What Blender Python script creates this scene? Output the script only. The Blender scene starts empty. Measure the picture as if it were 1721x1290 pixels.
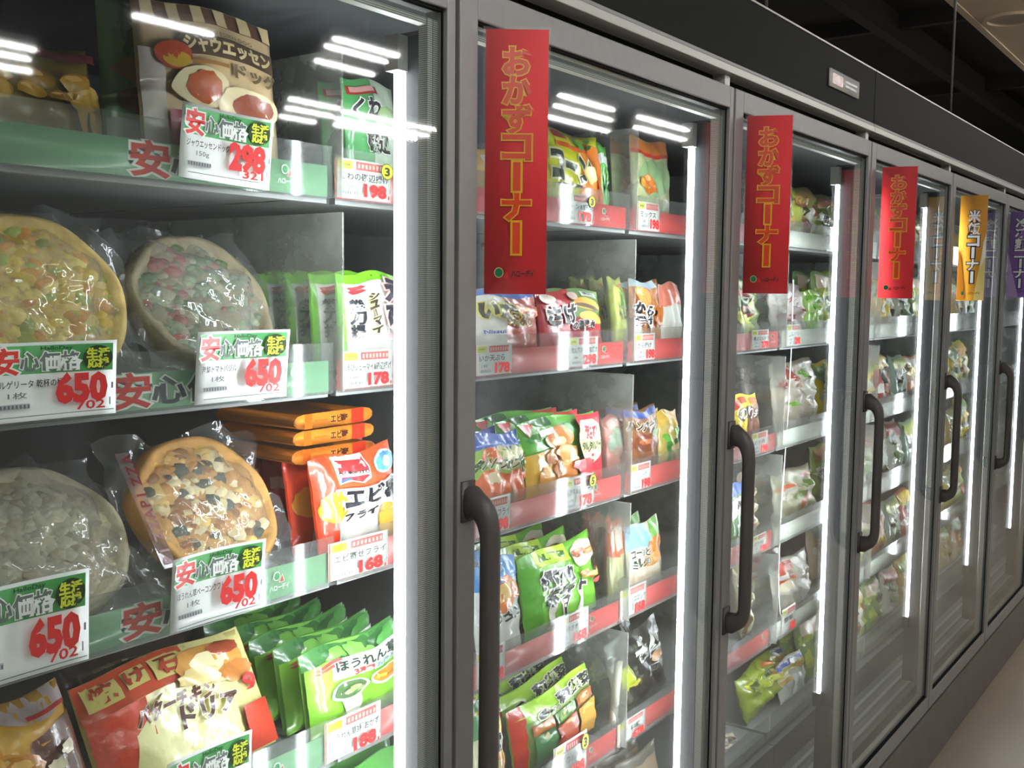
import bpy, bmesh, math, random
from mathutils import Vector, Matrix
rnd = random.Random(7)
S = bpy.context.scene
COL = S.collection

# ------------------------------------------------------------------ camera
W, H, F = 1721, 1290, 1740.0
CAM = Vector((0.0, -0.785, 1.49))
YAW, PITCH, ROLL = math.radians(36.273), math.radians(-5.133), math.radians(0.563)
fw = Vector((math.cos(YAW)*math.cos(PITCH), math.sin(YAW)*math.cos(PITCH), math.sin(PITCH)))
r0 = Vector((math.sin(YAW), -math.cos(YAW), 0)); u0 = r0.cross(fw)
RT = math.cos(ROLL)*r0 + math.sin(ROLL)*u0
UP = -math.sin(ROLL)*r0 + math.cos(ROLL)*u0
cd = bpy.data.cameras.new('camera'); cam = bpy.data.objects.new('camera', cd); COL.objects.link(cam)
cd.sensor_fit = 'HORIZONTAL'; cd.sensor_width = 36.0; cd.lens = F/W*36.0; cd.clip_start = 0.02; cd.clip_end = 100
cam.matrix_world = Matrix(((RT.x, UP.x, -fw.x, CAM.x), (RT.y, UP.y, -fw.y, CAM.y), (RT.z, UP.z, -fw.z, CAM.z), (0, 0, 0, 1)))
S.camera = cam

def ray(px, py): return fw + (px-W/2)/F*RT - (py-H/2)/F*UP
def at(px, py, Y):                      # the point on the plane y = Y that the photo shows at px, py
    d = ray(px, py); return CAM + d*((Y-CAM.y)/d.y)
def atz(px, py, Z):
    d = ray(px, py); return CAM + d*((Z-CAM.z)/d.z)

# ------------------------------------------------------------------ world, view
S.view_settings.view_transform = 'Standard'; S.view_settings.look = 'None'
S.view_settings.exposure = 0.5; S.view_settings.gamma = 1.0; S.view_settings.use_curve_mapping = False
wd = bpy.data.worlds.new('world'); S.world = wd; wd.use_nodes = True
wd.node_tree.nodes['Background'].inputs[0].default_value = (1.0, 0.98, 0.95, 1)
wd.node_tree.nodes['Background'].inputs[1].default_value = 0.18
LED_POWER = 46.0
TUBE_POWER = 50.0
S.cycles.max_bounces = 10; S.cycles.transparent_max_bounces = 24; S.cycles.caustics_reflective = False; S.cycles.caustics_refractive = False
S.cycles.sample_clamp_indirect = 4.0

# ------------------------------------------------------------------ materials
def lin(c):
    c = c.lstrip('#'); v = [int(c[i:i+2], 16)/255 for i in (0, 2, 4)]
    return tuple(x/12.92 if x <= .04045 else ((x+.055)/1.055)**2.4 for x in v) + (1,)
MC = {}
def mat(name, color='#808080', rough=.5, metal=0, coat=0, bump=0, bscale=60, spec=.5, noise=0, nscale=8, emit=0, aniso=None):
    if name in MC: return MC[name]
    m = bpy.data.materials.new(name); m.use_nodes = True; nt = m.node_tree; b = nt.nodes['Principled BSDF']
    b.inputs['Base Color'].default_value = lin(color); b.inputs['Roughness'].default_value = rough
    b.inputs['Metallic'].default_value = metal; b.inputs['Coat Weight'].default_value = coat
    b.inputs['Coat Roughness'].default_value = .12; b.inputs['Specular IOR Level'].default_value = spec
    if emit:
        b.inputs['Emission Color'].default_value = lin(color); b.inputs['Emission Strength'].default_value = emit
    if bump or noise:
        tc = nt.nodes.new('ShaderNodeTexCoord'); n = nt.nodes.new('ShaderNodeTexNoise')
        nt.links.new(tc.outputs['Object'], n.inputs['Vector'])
        if bump:
            n.inputs['Scale'].default_value = bscale; n.inputs['Detail'].default_value = 3
            bp = nt.nodes.new('ShaderNodeBump'); bp.inputs['Strength'].default_value = bump; bp.inputs['Distance'].default_value = .006
            nt.links.new(n.outputs['Fac'], bp.inputs['Height']); nt.links.new(bp.outputs['Normal'], b.inputs['Normal'])
            if coat: nt.links.new(bp.outputs['Normal'], b.inputs['Coat Normal'])
        if noise:
            n2 = nt.nodes.new('ShaderNodeTexNoise'); n2.inputs['Scale'].default_value = nscale; n2.inputs['Detail'].default_value = 6
            nt.links.new(tc.outputs['Object'], n2.inputs['Vector'])
            hs = nt.nodes.new('ShaderNodeHueSaturation'); hs.inputs['Color'].default_value = lin(color)
            mp = nt.nodes.new('ShaderNodeMapRange'); mp.inputs[1].default_value = .3; mp.inputs[2].default_value = .7
            mp.inputs[3].default_value = 1-noise; mp.inputs[4].default_value = 1+noise
            nt.links.new(n2.outputs['Fac'], mp.inputs[0]); nt.links.new(mp.outputs[0], hs.inputs['Value'])
            nt.links.new(hs.outputs[0], b.inputs['Base Color'])
    MC[name] = m; return m
def film(c): return mat('bag film ' + c, c, rough=.32, coat=.7, bump=.3, bscale=38)
def ink(c): return mat('print ' + c, c, rough=.22, spec=.3)
def clear(name, fac_scale=1.0, tint='#ffffff', haze=0.0, hazecol='#e8ecec', bump=0, bscale=40, noisehaze=False, rough=.03):
    """thin clear sheet: transparent + fresnel gloss + a little haze"""
    if name in MC: return MC[name]
    m = bpy.data.materials.new(name); m.use_nodes = True; nt = m.node_tree; nt.nodes.clear()
    out = nt.nodes.new('ShaderNodeOutputMaterial'); tr = nt.nodes.new('ShaderNodeBsdfTransparent'); gl = nt.nodes.new('ShaderNodeBsdfGlossy')
    tr.inputs[0].default_value = lin(tint); gl.inputs['Roughness'].default_value = rough
    fr = nt.nodes.new('ShaderNodeLayerWeight'); fr.inputs[0].default_value = .5      # facing -> Schlick reflectance of a thin sheet
    pw = nt.nodes.new('ShaderNodeMath'); pw.operation = 'POWER'; pw.inputs[1].default_value = 5.0
    ma = nt.nodes.new('ShaderNodeMath'); ma.operation = 'MULTIPLY_ADD'; ma.inputs[1].default_value = .96; ma.inputs[2].default_value = .04
    mul = nt.nodes.new('ShaderNodeMath'); mul.operation = 'MULTIPLY'; mul.inputs[1].default_value = fac_scale; mul.use_clamp = True
    nt.links.new(fr.outputs['Facing'], pw.inputs[0]); nt.links.new(pw.outputs[0], ma.inputs[0]); nt.links.new(ma.outputs[0], mul.inputs[0])
    mx = nt.nodes.new('ShaderNodeMixShader'); nt.links.new(mul.outputs[0], mx.inputs[0]); nt.links.new(tr.outputs[0], mx.inputs[1]); nt.links.new(gl.outputs[0], mx.inputs[2])
    last = mx
    tc = nt.nodes.new('ShaderNodeTexCoord')
    if bump:
        n = nt.nodes.new('ShaderNodeTexNoise'); n.inputs['Scale'].default_value = bscale; n.inputs['Detail'].default_value = 2
        nt.links.new(tc.outputs['Object'], n.inputs['Vector'])
        bp = nt.nodes.new('ShaderNodeBump'); bp.inputs['Strength'].default_value = bump; bp.inputs['Distance'].default_value = .01
        nt.links.new(n.outputs['Fac'], bp.inputs['Height']); nt.links.new(bp.outputs['Normal'], gl.inputs['Normal']); nt.links.new(bp.outputs['Normal'], fr.inputs['Normal'])
    if haze:
        df = nt.nodes.new('ShaderNodeBsdfDiffuse'); tl = nt.nodes.new('ShaderNodeBsdfTranslucent')
        df.inputs[0].default_value = lin(hazecol); tl.inputs[0].default_value = lin(hazecol)
        m1 = nt.nodes.new('ShaderNodeMixShader'); m1.inputs[0].default_value = .5
        nt.links.new(df.outputs[0], m1.inputs[1]); nt.links.new(tl.outputs[0], m1.inputs[2])
        m2 = nt.nodes.new('ShaderNodeMixShader'); m2.inputs[0].default_value = haze
        nt.links.new(mx.outputs[0], m2.inputs[1]); nt.links.new(m1.outputs[0], m2.inputs[2])
        if noisehaze:
            n = nt.nodes.new('ShaderNodeTexNoise'); n.inputs['Scale'].default_value = 9; n.inputs['Detail'].default_value = 8
            nt.links.new(tc.outputs['Object'], n.inputs['Vector'])
            mp = nt.nodes.new('ShaderNodeMapRange'); mp.inputs[1].default_value = .35; mp.inputs[2].default_value = .65
            mp.inputs[3].default_value = haze*.4; mp.inputs[4].default_value = haze*1.5
            nt.links.new(n.outputs['Fac'], mp.inputs[0]); nt.links.new(mp.outputs[0], m2.inputs[0])
        last = m2
    nt.links.new(last.outputs[0], out.inputs[0]); MC[name] = m; return m

ALU = mat('satin aluminium', '#949491', rough=.42, metal=.2, noise=.04, nscale=60)
ALU_L = mat('pale aluminium', '#c4c2bc', rough=.4, metal=.4)
CHAR = mat('charcoal header', '#171918', rough=.65, spec=.12, noise=.1, nscale=120)
DARKP = mat('dark handle plastic', '#4d4845', rough=.42)
BLACK = mat('black rubber', '#101010', rough=.8, spec=.15)
MULL = mat('mullion dark', '#33363a', rough=.35, noise=.08, nscale=20)
INNER = mat('freezer liner', '#4b4d4e', rough=.6, noise=.12, nscale=7)
BOARD = mat('shelf enamel', '#858785', rough=.45, noise=.05, nscale=9)
GLASS = clear('door glass', 1.25, '#f6faf8', haze=.012)  # slight haze put in for the glow around the light strips
RAILC = clear('clear rail plastic', 1.3, '#f6f8f6', haze=.055, rough=.09)
DIVID = clear('frosted divider acrylic', 1.0, '#f4f6f4', haze=.42, hazecol='#b9bab4', noisehaze=True, rough=.15)
WRAP = clear('clear crinkled film', 1.9, '#ffffff', haze=.12, bump=1.0, bscale=26, rough=.06)
LED = mat('led tube', '#f4f6ff', emit=LED_POWER)
TUBE = mat('fluorescent tube', '#fdfbfa', emit=TUBE_POWER)
WHITEP = mat('white lamp housing', '#d9d8d4', rough=.5)

# ------------------------------------------------------------------ mesh building
class MB:
    def __init__(s): s.v = []; s.f = []; s.m = []; s.mats = []
    def mi(s, m):
        if m not in s.mats: s.mats.append(m)
        return s.mats.index(m)
    def add(s, vs, fs, m):
        b = len(s.v); s.v += [tuple(v) for v in vs]; k = s.mi(m)
        for f in fs: s.f.append(tuple(i+b for i in f)); s.m.append(k)
    def box(s, a, b, m):
        (x0, y0, z0), (x1, y1, z1) = a, b
        s.add([(x0,y0,z0),(x1,y0,z0),(x1,y1,z0),(x0,y1,z0),(x0,y0,z1),(x1,y0,z1),(x1,y1,z1),(x0,y1,z1)],
              [(0,3,2,1),(4,5,6,7),(0,1,5,4),(1,2,6,5),(2,3,7,6),(3,0,4,7)], m)
    def tube(s, path, ra, rb, m, n=10, axis=Vector((1, 0, 0)), power=2.0):
        """sweep of a rounded profile along a path; ra along axis, rb across"""
        P = [Vector(p) for p in path]; vs = []; fs = []
        for i, p in enumerate(P):
            t = (P[min(i+1, len(P)-1)] - P[max(i-1, 0)]).normalized(); c = t.cross(axis).normalized()
            for k in range(n):
                a = 2*math.pi*(k+.5)/n; ca, sa = math.cos(a), math.sin(a)
                q = (abs(ca)**power + abs(sa)**power)**(-1/power)
                vs.append(p + axis*ra*ca*q + c*(rb[i] if isinstance(rb, list) else rb)*sa*q)
        for i in range(len(P)-1):
            for k in range(n):
                fs.append((i*n+k, i*n+(k+1) % n, (i+1)*n+(k+1) % n, (i+1)*n+k))
        fs.append(tuple(range(n))[::-1]); fs.append(tuple((len(P)-1)*n+k for k in range(n)))
        s.add(vs, fs, m)
    def mesh(s, name, smooth=False):
        me = bpy.data.meshes.new(name); me.from_pydata(s.v, [], s.f)
        for m in s.mats: me.materials.append(m)
        for p, k in zip(me.polygons, s.m): p.material_index = k; p.use_smooth = bool(smooth)
        bm = bmesh.new(); bm.from_mesh(me); bmesh.ops.recalc_face_normals(bm, faces=bm.faces) if not smooth == 'keep' else None; bm.to_mesh(me); bm.free()
        me.update(); return me
def link(name, me, parent=None, loc=(0, 0, 0), rot=(0, 0, 0), bevel=0):
    o = bpy.data.objects.new(name, me); COL.objects.link(o); o.location = loc; o.rotation_euler = rot
    if parent: o.parent = parent
    if bevel:
        b = o.modifiers.new('bevel', 'BEVEL'); b.width = bevel; b.segments = 2; b.limit_method = 'ANGLE'
    return o
def tag(o, label=None, cat=None, group=None, kind=None):
    if label: o['label'] = label
    if cat: o['category'] = cat
    if group: o['group'] = group
    if kind: o['kind'] = kind
    return o
def empty(name, loc=(0, 0, 0), rot=(0, 0, 0)):
    o = bpy.data.objects.new(name, None); COL.objects.link(o); o.location = loc; o.rotation_euler = rot; o.empty_display_size = .05; return o
def boxes(name, lst, m, parent=None, bevel=0, **k):
    b = MB()
    for a in lst: b.box(a[0], a[1], a[2] if len(a) > 2 else m)
    return link(name, b.mesh(name), parent, bevel=bevel, **k)

# ------------------------------------------------------------------ lettering and print
TXT = {}
tcur = bpy.data.curves.new('lettering', 'FONT'); tob = bpy.data.objects.new('lettering', tcur)
def glyphs(s, bold):
    k = (s, bold)
    if k in TXT: return TXT[k]
    COL.objects.link(tob); tcur.body = s; tcur.size = 1; tcur.resolution_u = 2; tcur.offset = bold
    bpy.context.view_layer.update(); dg = bpy.context.evaluated_depsgraph_get()
    ev = tob.evaluated_get(dg); me = ev.to_mesh()
    vs = [(v.co.x, v.co.y) for v in me.vertices]; fs = [tuple(p.vertices) for p in me.polygons]
    ev.to_mesh_clear(); COL.objects.unlink(tob)
    TXT[k] = (vs, fs); return TXT[k]
def R(x0, y0, x1, y1, c): return [('poly', [(x0, y0), (x1, y0), (x1, y1), (x0, y1)], c)]
def P(pts, c): return [('poly', pts, c)]
def E(cx, cy, rx, ry, c, jag=0, seed=1, n=18, rot=0):
    g = random.Random(seed*7+3); pts = []
    for i in range(n):
        a = 2*math.pi*i/n; q = 1+jag*(g.random()-.5)*2; x, y = rx*q*math.cos(a), ry*q*math.sin(a)
        pts.append((cx+x*math.cos(rot)-y*math.sin(rot), cy+x*math.sin(rot)+y*math.cos(rot)))
    return [('poly', pts, c)]
def BAR(x0, y0, x1, y1, c, out=None, ox=0, oy=0):
    return (R(x0-ox, y0-oy, x1+ox, y1+oy, out) if out else []) + R(x0, y0, x1, y1, c)
def T(s, x0, y0, x1, y1, c, bold=.02, out=None, ob=.06, vert=False, slant=0):
    """lettering fitted to a box; out = outline colour"""
    res = []
    if vert:
        n = len(s); hh = (y1-y0)/n
        for i, ch in enumerate(s):
            ya = y1-(i+1)*hh
            if ch == 'ー': res += BAR(x0+(x1-x0)*.4, ya+hh*.08, x1-(x1-x0)*.4, ya+hh*.92, c, out, (x1-x0)*.06, hh*.05)
            else: res += T(ch, x0, ya+hh*.06, x1, ya+hh*.94, c, bold, out, ob)
        return res
    bv, _ = glyphs(s, 0.0)
    if not bv: return res
    mx0 = min(v[0] for v in bv); mx1 = max(v[0] for v in bv); my0 = min(v[1] for v in bv); my1 = max(v[1] for v in bv)
    for col, bd in (((out, ob),) if out else ()) + ((c, bold),):
        vs, fs = glyphs(s, bd)
        sx = (x1-x0)/max(mx1-mx0, 1e-6); sy = (y1-y0)/max(my1-my0, 1e-6)
        q = [(x0+(x-mx0)*sx+slant*(y-my0)*sy, y0+(y-my0)*sy) for x, y in vs]
        res.append(('mesh', (q, fs), col))
    return res
def printed(mb, w, h, surf, items, nx=18, nz=14, eps=.0004, layer0=1, matf=ink):
    """lay flat shapes (coordinates 0..1) over the surface surf(x,z) -> (x,y,z), each layer eps further out"""
    if not items: return
    bm = bmesh.new(); cols = []
    for L, (kind, d, c) in enumerate(items):
        pts, fs = (d, [tuple(range(len(d)))]) if kind == 'poly' else d
        if c not in cols: cols.append(c)
        vs = [bm.verts.new((min(max(x, .004), .996)*w, min(max(y, .004), .996)*h, L*10.0)) for x, y in pts]
        for f in fs:
            try: bm.faces.new([vs[i] for i in f]).material_index = cols.index(c)
            except ValueError: pass
    bmesh.ops.triangulate(bm, faces=[f for f in bm.faces if len(f.verts) > 4])
    for i in range(1, nx):
        bmesh.ops.bisect_plane(bm, geom=bm.verts[:]+bm.edges[:]+bm.faces[:], plane_co=(w*i/nx, 0, 0), plane_no=(1, 0, 0), dist=1e-7)
    for i in range(1, nz):
        bmesh.ops.bisect_plane(bm, geom=bm.verts[:]+bm.edges[:]+bm.faces[:], plane_co=(0, h*i/nz, 0), plane_no=(0, 1, 0), dist=1e-7)
    bm.normal_update(); bm.verts.index_update()
    vs = []
    for v in bm.verts:
        x, y, z = surf(v.co.x, v.co.y); vs.append((x, y-eps*(round(v.co.z/10)+layer0), z))
    base = len(mb.v); mb.v += vs
    idx = [mb.mi(matf(c)) for c in cols]
    for f in bm.faces:
        fl = [v.index+base for v in f.verts]
        mb.f.append(tuple(fl if f.normal.z > 0 else fl[::-1])); mb.m.append(idx[f.material_index])
    bm.free()
def bag_mesh(name, w, h, t, base, items, seed=1, crinkle=.0022, matf=film, fin=.05, nx=18, nz=14, body=None):
    g = random.Random(seed); ph = [g.uniform(0, 6.28) for _ in range(6)]; fr = [g.uniform(2, 5) for _ in range(6)]
    def prof(u, v):
        a = max(0, 1-abs(2*u-1)**3.2)**.55; vv = min(max((v-fin)/(1-2*fin), 0), 1); b = max(0, 1-abs(2*vv-1)**3.6)**.6
        return a*b
    def wr(u, v):
        return crinkle*(math.sin(fr[0]*6.28*u+ph[0]+2*v)*.5+math.sin(fr[1]*6.28*v+ph[1]+3*u)*.5+math.sin(6.28*(fr[2]*u+fr[3]*v)+ph[2])*.6)
    def surf(x, z):
        u, v = x/w, z/h; k = min(1, 8*min(u, 1-u)); k2 = min(1, 10*min(v, 1-v))
        ex = .012*w*math.sin(5*v*3.14+ph[3])*(1 if u in (0, 1) else .5)
        return (x-w/2, -t/2*prof(u, v)-wr(u, v)*(.3+.7*k*k2), z+.004*math.sin(7*u+ph[4])*(v > .5))
    mb = MB(); vs = []; fs = []
    for side in (0, 1):
        for j in range(nz+1):
            for i in range(nx+1):
                x, y, z = surf(w*i/nx, h*j/nz)
                if side:
                    yb = t/2*prof(i/nx, j/nz)*.9 - wr(i/nx, j/nz)*.3
                    y = max(yb, y+.0008)
                vs.append((x, y, z))
    n1 = (nx+1)*(nz+1)
    for j in range(nz):
        for i in range(nx):
            a = j*(nx+1)+i; fs.append((a, a+1, a+nx+2, a+nx+1)); b = a+n1; fs.append((b, b+nx+1, b+nx+2, b+1))
    for i in range(nx): fs.append((i, n1+i, n1+i+1, i+1)); a = nz*(nx+1)+i; fs.append((a, a+1, n1+a+1, n1+a))
    for j in range(nz): a = j*(nx+1); b = a+nx; fs.append((a, a+nx+1, n1+a+nx+1, n1+a)); fs.append((b, n1+b, n1+b+nx+1, b+nx+1))
    mb.add(vs, fs, body or matf(base))
    printed(mb, w, h, surf, items, nx, nz, matf=matf)
    return mb.mesh(name, smooth='keep')
def card_mesh(name, w, h, items, curl=0.0, th=.0006, base='#f1f1ee', nx=8, nz=6):
    def surf(x, z):
        u, v = x/w, z/h
        return (x-w/2, -curl*((2*u-1)**2)*(.4+.6*v)*1.0 - curl*.5*v*v, z)
    mb = MB(); vs = []; fs = []
    for side in (0, 1):
        for j in range(nz+1):
            for i in range(nx+1):
                x, y, z = surf(w*i/nx, h*j/nz); vs.append((x, y+side*th, z))
    n1 = (nx+1)*(nz+1)
    for j in range(nz):
        for i in range(nx):
            a = j*(nx+1)+i; fs.append((a, a+1, a+nx+2, a+nx+1)); b = a+n1; fs.append((b, b+nx+1, b+nx+2, b+1))
    for i in range(nx): fs.append((i, n1+i, n1+i+1, i+1)); a = nz*(nx+1)+i; fs.append((a, a+1, n1+a+1, n1+a))
    for j in range(nz): a = j*(nx+1); b = a+nx; fs.append((a, a+nx+1, n1+a+nx+1, n1+a)); fs.append((b, n1+b, n1+b+nx+1, b+nx+1))
    mb.add(vs, fs, mat('card '+base, base, rough=.2, spec=.25))
    printed(mb, w, h, surf, items, nx, nz, eps=.00025)
    return mb.mesh(name, smooth='keep')

def flat_pack(w, h, d, base, items):
    mb = MB(); m = film(base); n = 6
    xs = [-w/2, -w*.46, -w*.38, w*.38, w*.46, w/2]; hs_ = [.35, .8, 1, 1, .8, .35]
    for y0, y1 in ((0, d),):
        vs = []
        for x, q in zip(xs, hs_): vs += [(x, y0, h*.5-h*.5*q), (x, y0, h*.5+h*.5*q), (x, y1, h*.5+h*.5*q), (x, y1, h*.5-h*.5*q)]
        fs = [(0, 1, 2, 3), (20, 23, 22, 21)]
        for i in range(5):
            for k in range(4): fs.append((4*i+k, 4*i+4+k, 4*i+4+(k+1) % 4, 4*i+(k+1) % 4))
        mb.add(vs, fs, m)
    printed(mb, w*.76, h, lambda x, z: (x-w*.38, 0, z), items, 2, 2); return mb.mesh('flat_pack', 'keep')
# colours
RED, DRED, YEL, LIME, GRN, DGRN, WHT, INK, ORG, BRN, CRM, BLU, PNK = '#d8232a', '#9d1a22', '#f2d21c', '#b9d832', '#4fae3c', '#2a6b33', '#f3f3ee', '#23232b', '#ef7f1e', '#8a4a1f', '#efe3b8', '#2f56b8', '#e88a86'
def fried(cx, cy, r, n=5, seed=1, cols=('#d8761f', '#c25e17', '#e4983a'), asp=1.0):
    g = random.Random(seed); o = []
    for i in range(n):
        x = cx+(g.random()-.5)*2*r; y = cy+(g.random()-.5)*1.4*r*asp; q = r*(.45+.35*g.random())
        o += E(x, y, q, q*.8*asp, cols[i % len(cols)], .09, seed+i); o += E(x-q*.2, y+q*.25*asp, q*.5, q*.3*asp, '#f0bd6a', .2, seed+i+40)
    return o
def greens(cx, cy, r, n=6, seed=1, cols=('#3f8f35', '#67b23f', '#2b6a2c'), asp=1.0):
    g = random.Random(seed); o = []
    for i in range(n):
        o += E(cx+(g.random()-.5)*2*r, cy+(g.random()-.5)*1.6*r*asp, r*(.3+.3*g.random()), r*.25*asp, cols[i % len(cols)], .2, seed+i, rot=g.random()*3)
    return o
def bowl(cx, cy, rx, ry, seed, cols): 
    o = E(cx, cy, rx, ry, '#e9e6da'); o += E(cx, cy+.01, rx*.86, ry*.84, cols[0], .05, seed); g = random.Random(seed)
    for i in range(7):
        a = g.random()*6.3; d = g.random()*.6
        o += E(cx+rx*d*math.cos(a), cy+ry*d*math.sin(a), rx*.28, ry*.25, cols[1+i % (len(cols)-1)], .15, seed+i)
    return o
def logo(x, y, s, asp, dark='#e8e8e0', text=True):
    """store mark: green ball over a small red sail, name under it"""
    o = E(x-.3*s, y+.55*s*asp, .5*s+.06*s, (.5*s+.06*s)*asp, WHT) + E(x-.3*s, y+.55*s*asp, .45*s, .45*s*asp, '#2f8f55')
    o += P([(x-.05*s, y-.25*s*asp), (x+.85*s, y-.25*s*asp), (x+.5*s, y+.75*s*asp)], WHT) + P([(x+.03*s, y-.2*s*asp), (x+.75*s, y-.2*s*asp), (x+.48*s, y+.6*s*asp)], RED)
    if text: o += T('ハローデイ', x-1.5*s, y-1.15*s*asp, x+1.5*s, y-.45*s*asp, dark, .015)
    return o

# ------------------------------------------------------------------ the freezer line
G0, PITCHX = 0.957, 0.766
def gap(k): return G0 + PITCHX*(k-1)            # gap(k): far edge of door k (door 1 = nearest in view)
ZT, ZB = 1.49+.358, 1.49-1.271                  # door top / bottom
YR = 0.205                                      # price rail plane
LV = [1.6065, 1.3545, 1.098, .849, .592, .338]  # rail bottoms of the shelf levels
ORD = ['top', 'second', 'third', 'fourth', 'fifth', 'sixth', 'seventh', 'eighth']
NTH = ['zeroth', 'first', 'second', 'third', 'fourth', 'fifth', 'sixth', 'seventh']

SPACER = None
def spacer_mat():
    m = mat('spacer bar', '#b9b8b0', rough=.45, metal=.3); nt = m.node_tree; b = nt.nodes['Principled BSDF']
    tc = nt.nodes.new('ShaderNodeTexCoord'); wv = nt.nodes.new('ShaderNodeTexWave'); wv.bands_direction = 'Z'; wv.inputs['Scale'].default_value = 130
    nt.links.new(tc.outputs['Object'], wv.inputs['Vector'])
    cr = nt.nodes.new('ShaderNodeValToRGB'); cr.color_ramp.elements[0].color = lin('#7d7c76'); cr.color_ramp.elements[1].color = lin('#cfcec6')
    cr.color_ramp.elements[0].position = .35; cr.color_ramp.elements[1].position = .6
    nt.links.new(wv.outputs['Fac'], cr.inputs[0]); nt.links.new(cr.outputs[0], b.inputs['Base Color']); return m
SPACER = spacer_mat()

def door(k, parent):
    x0, x1 = gap(k-1)+.004, gap(k)-.004
    sl, sr, tr, br, d = .034, .015, .037, .045, .034
    fr = boxes('door', [((x0, 0, ZB), (x0+sl, d, ZT)), ((x1-sr, 0, ZB), (x1, d, ZT)), ((x0+sl, 0, ZT-tr), (x1-sr, d, ZT)), ((x0+sl, 0, ZB), (x1-sr, d, ZB+br))], ALU, parent, bevel=.0015)
    ix0, ix1, iz0, iz1 = x0+sl, x1-sr, ZB+br, ZT-tr
    boxes('gasket', [((ix1-.002, .0065, iz0), (ix1, .0085, iz1)), ((ix0, .004, iz0), (ix0+.003, .012, iz1)), ((ix0+.003, .004, iz1-.003), (ix1-.003, .012, iz1)), ((ix0+.003, .004, iz0), (ix1-.003, .012, iz0+.003))], BLACK, fr)
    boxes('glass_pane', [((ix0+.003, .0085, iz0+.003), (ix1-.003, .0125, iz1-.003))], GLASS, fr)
    boxes('spacer_bar', [((ix1-.0095, .0135, iz0+.004), (ix1-.001, .027, iz1-.012)), ((ix1-.0195, .0135, iz0+.004), (ix1-.011, .027, iz1-.012)), ((ix0+.005, .015, iz0+.004), (ix0+.012, .027, iz1-.012)),
                         ((ix0+.012, .015, iz0+.004), (ix1-.020, .027, iz0+.011)), ((ix0+.012, .015, iz1-.019), (ix1-.020, .027, iz1-.012))], SPACER, fr)
    hx = x0+.017; zt, zb, yo = 1.258, .862-(.03 if k == 2 else 0), -.037
    path = [(hx, .002, zt-.028), (hx, -.012, zt-.024)]
    for i in range(7):
        a = math.pi/2*i/6; path.append((hx, -.017-(-yo-.017)*math.sin(a), zt-.03-.042*(1-math.cos(a))))
    path += [(hx, yo, zt-.10), (hx, yo, (zt+zb)/2), (hx, yo, zb+.10)]
    for i in range(7):
        a = math.pi/2*(1-i/6); path.append((hx, -.017-(-yo-.017)*math.sin(a), zb+.026+.03*(1-math.cos(a))))
    path += [(hx, -.012, zb+.022), (hx, .002, zb+.022)]
    h = MB(); n_ = len(path); h.tube(path, .012, [.0105+.010*max(0, 1-min(i, n_-1-i)/7) for i in range(n_)], DARKP, n=12, power=3.2)
    h.box((hx-.012, -.004, zt-.05), (hx+.012, .001, zt+.0), DARKP); h.box((hx-.012, -.004, zb), (hx+.012, .001, zb+.05), DARKP)
    link('handle', h.mesh('handle', True), fr)
    boxes('hinge_block', [((x1-.026, .006, ZT-.004), (x1-.006, .03, ZT+.026))], ALU_L, fr, bevel=.001)
    return fr

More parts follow.
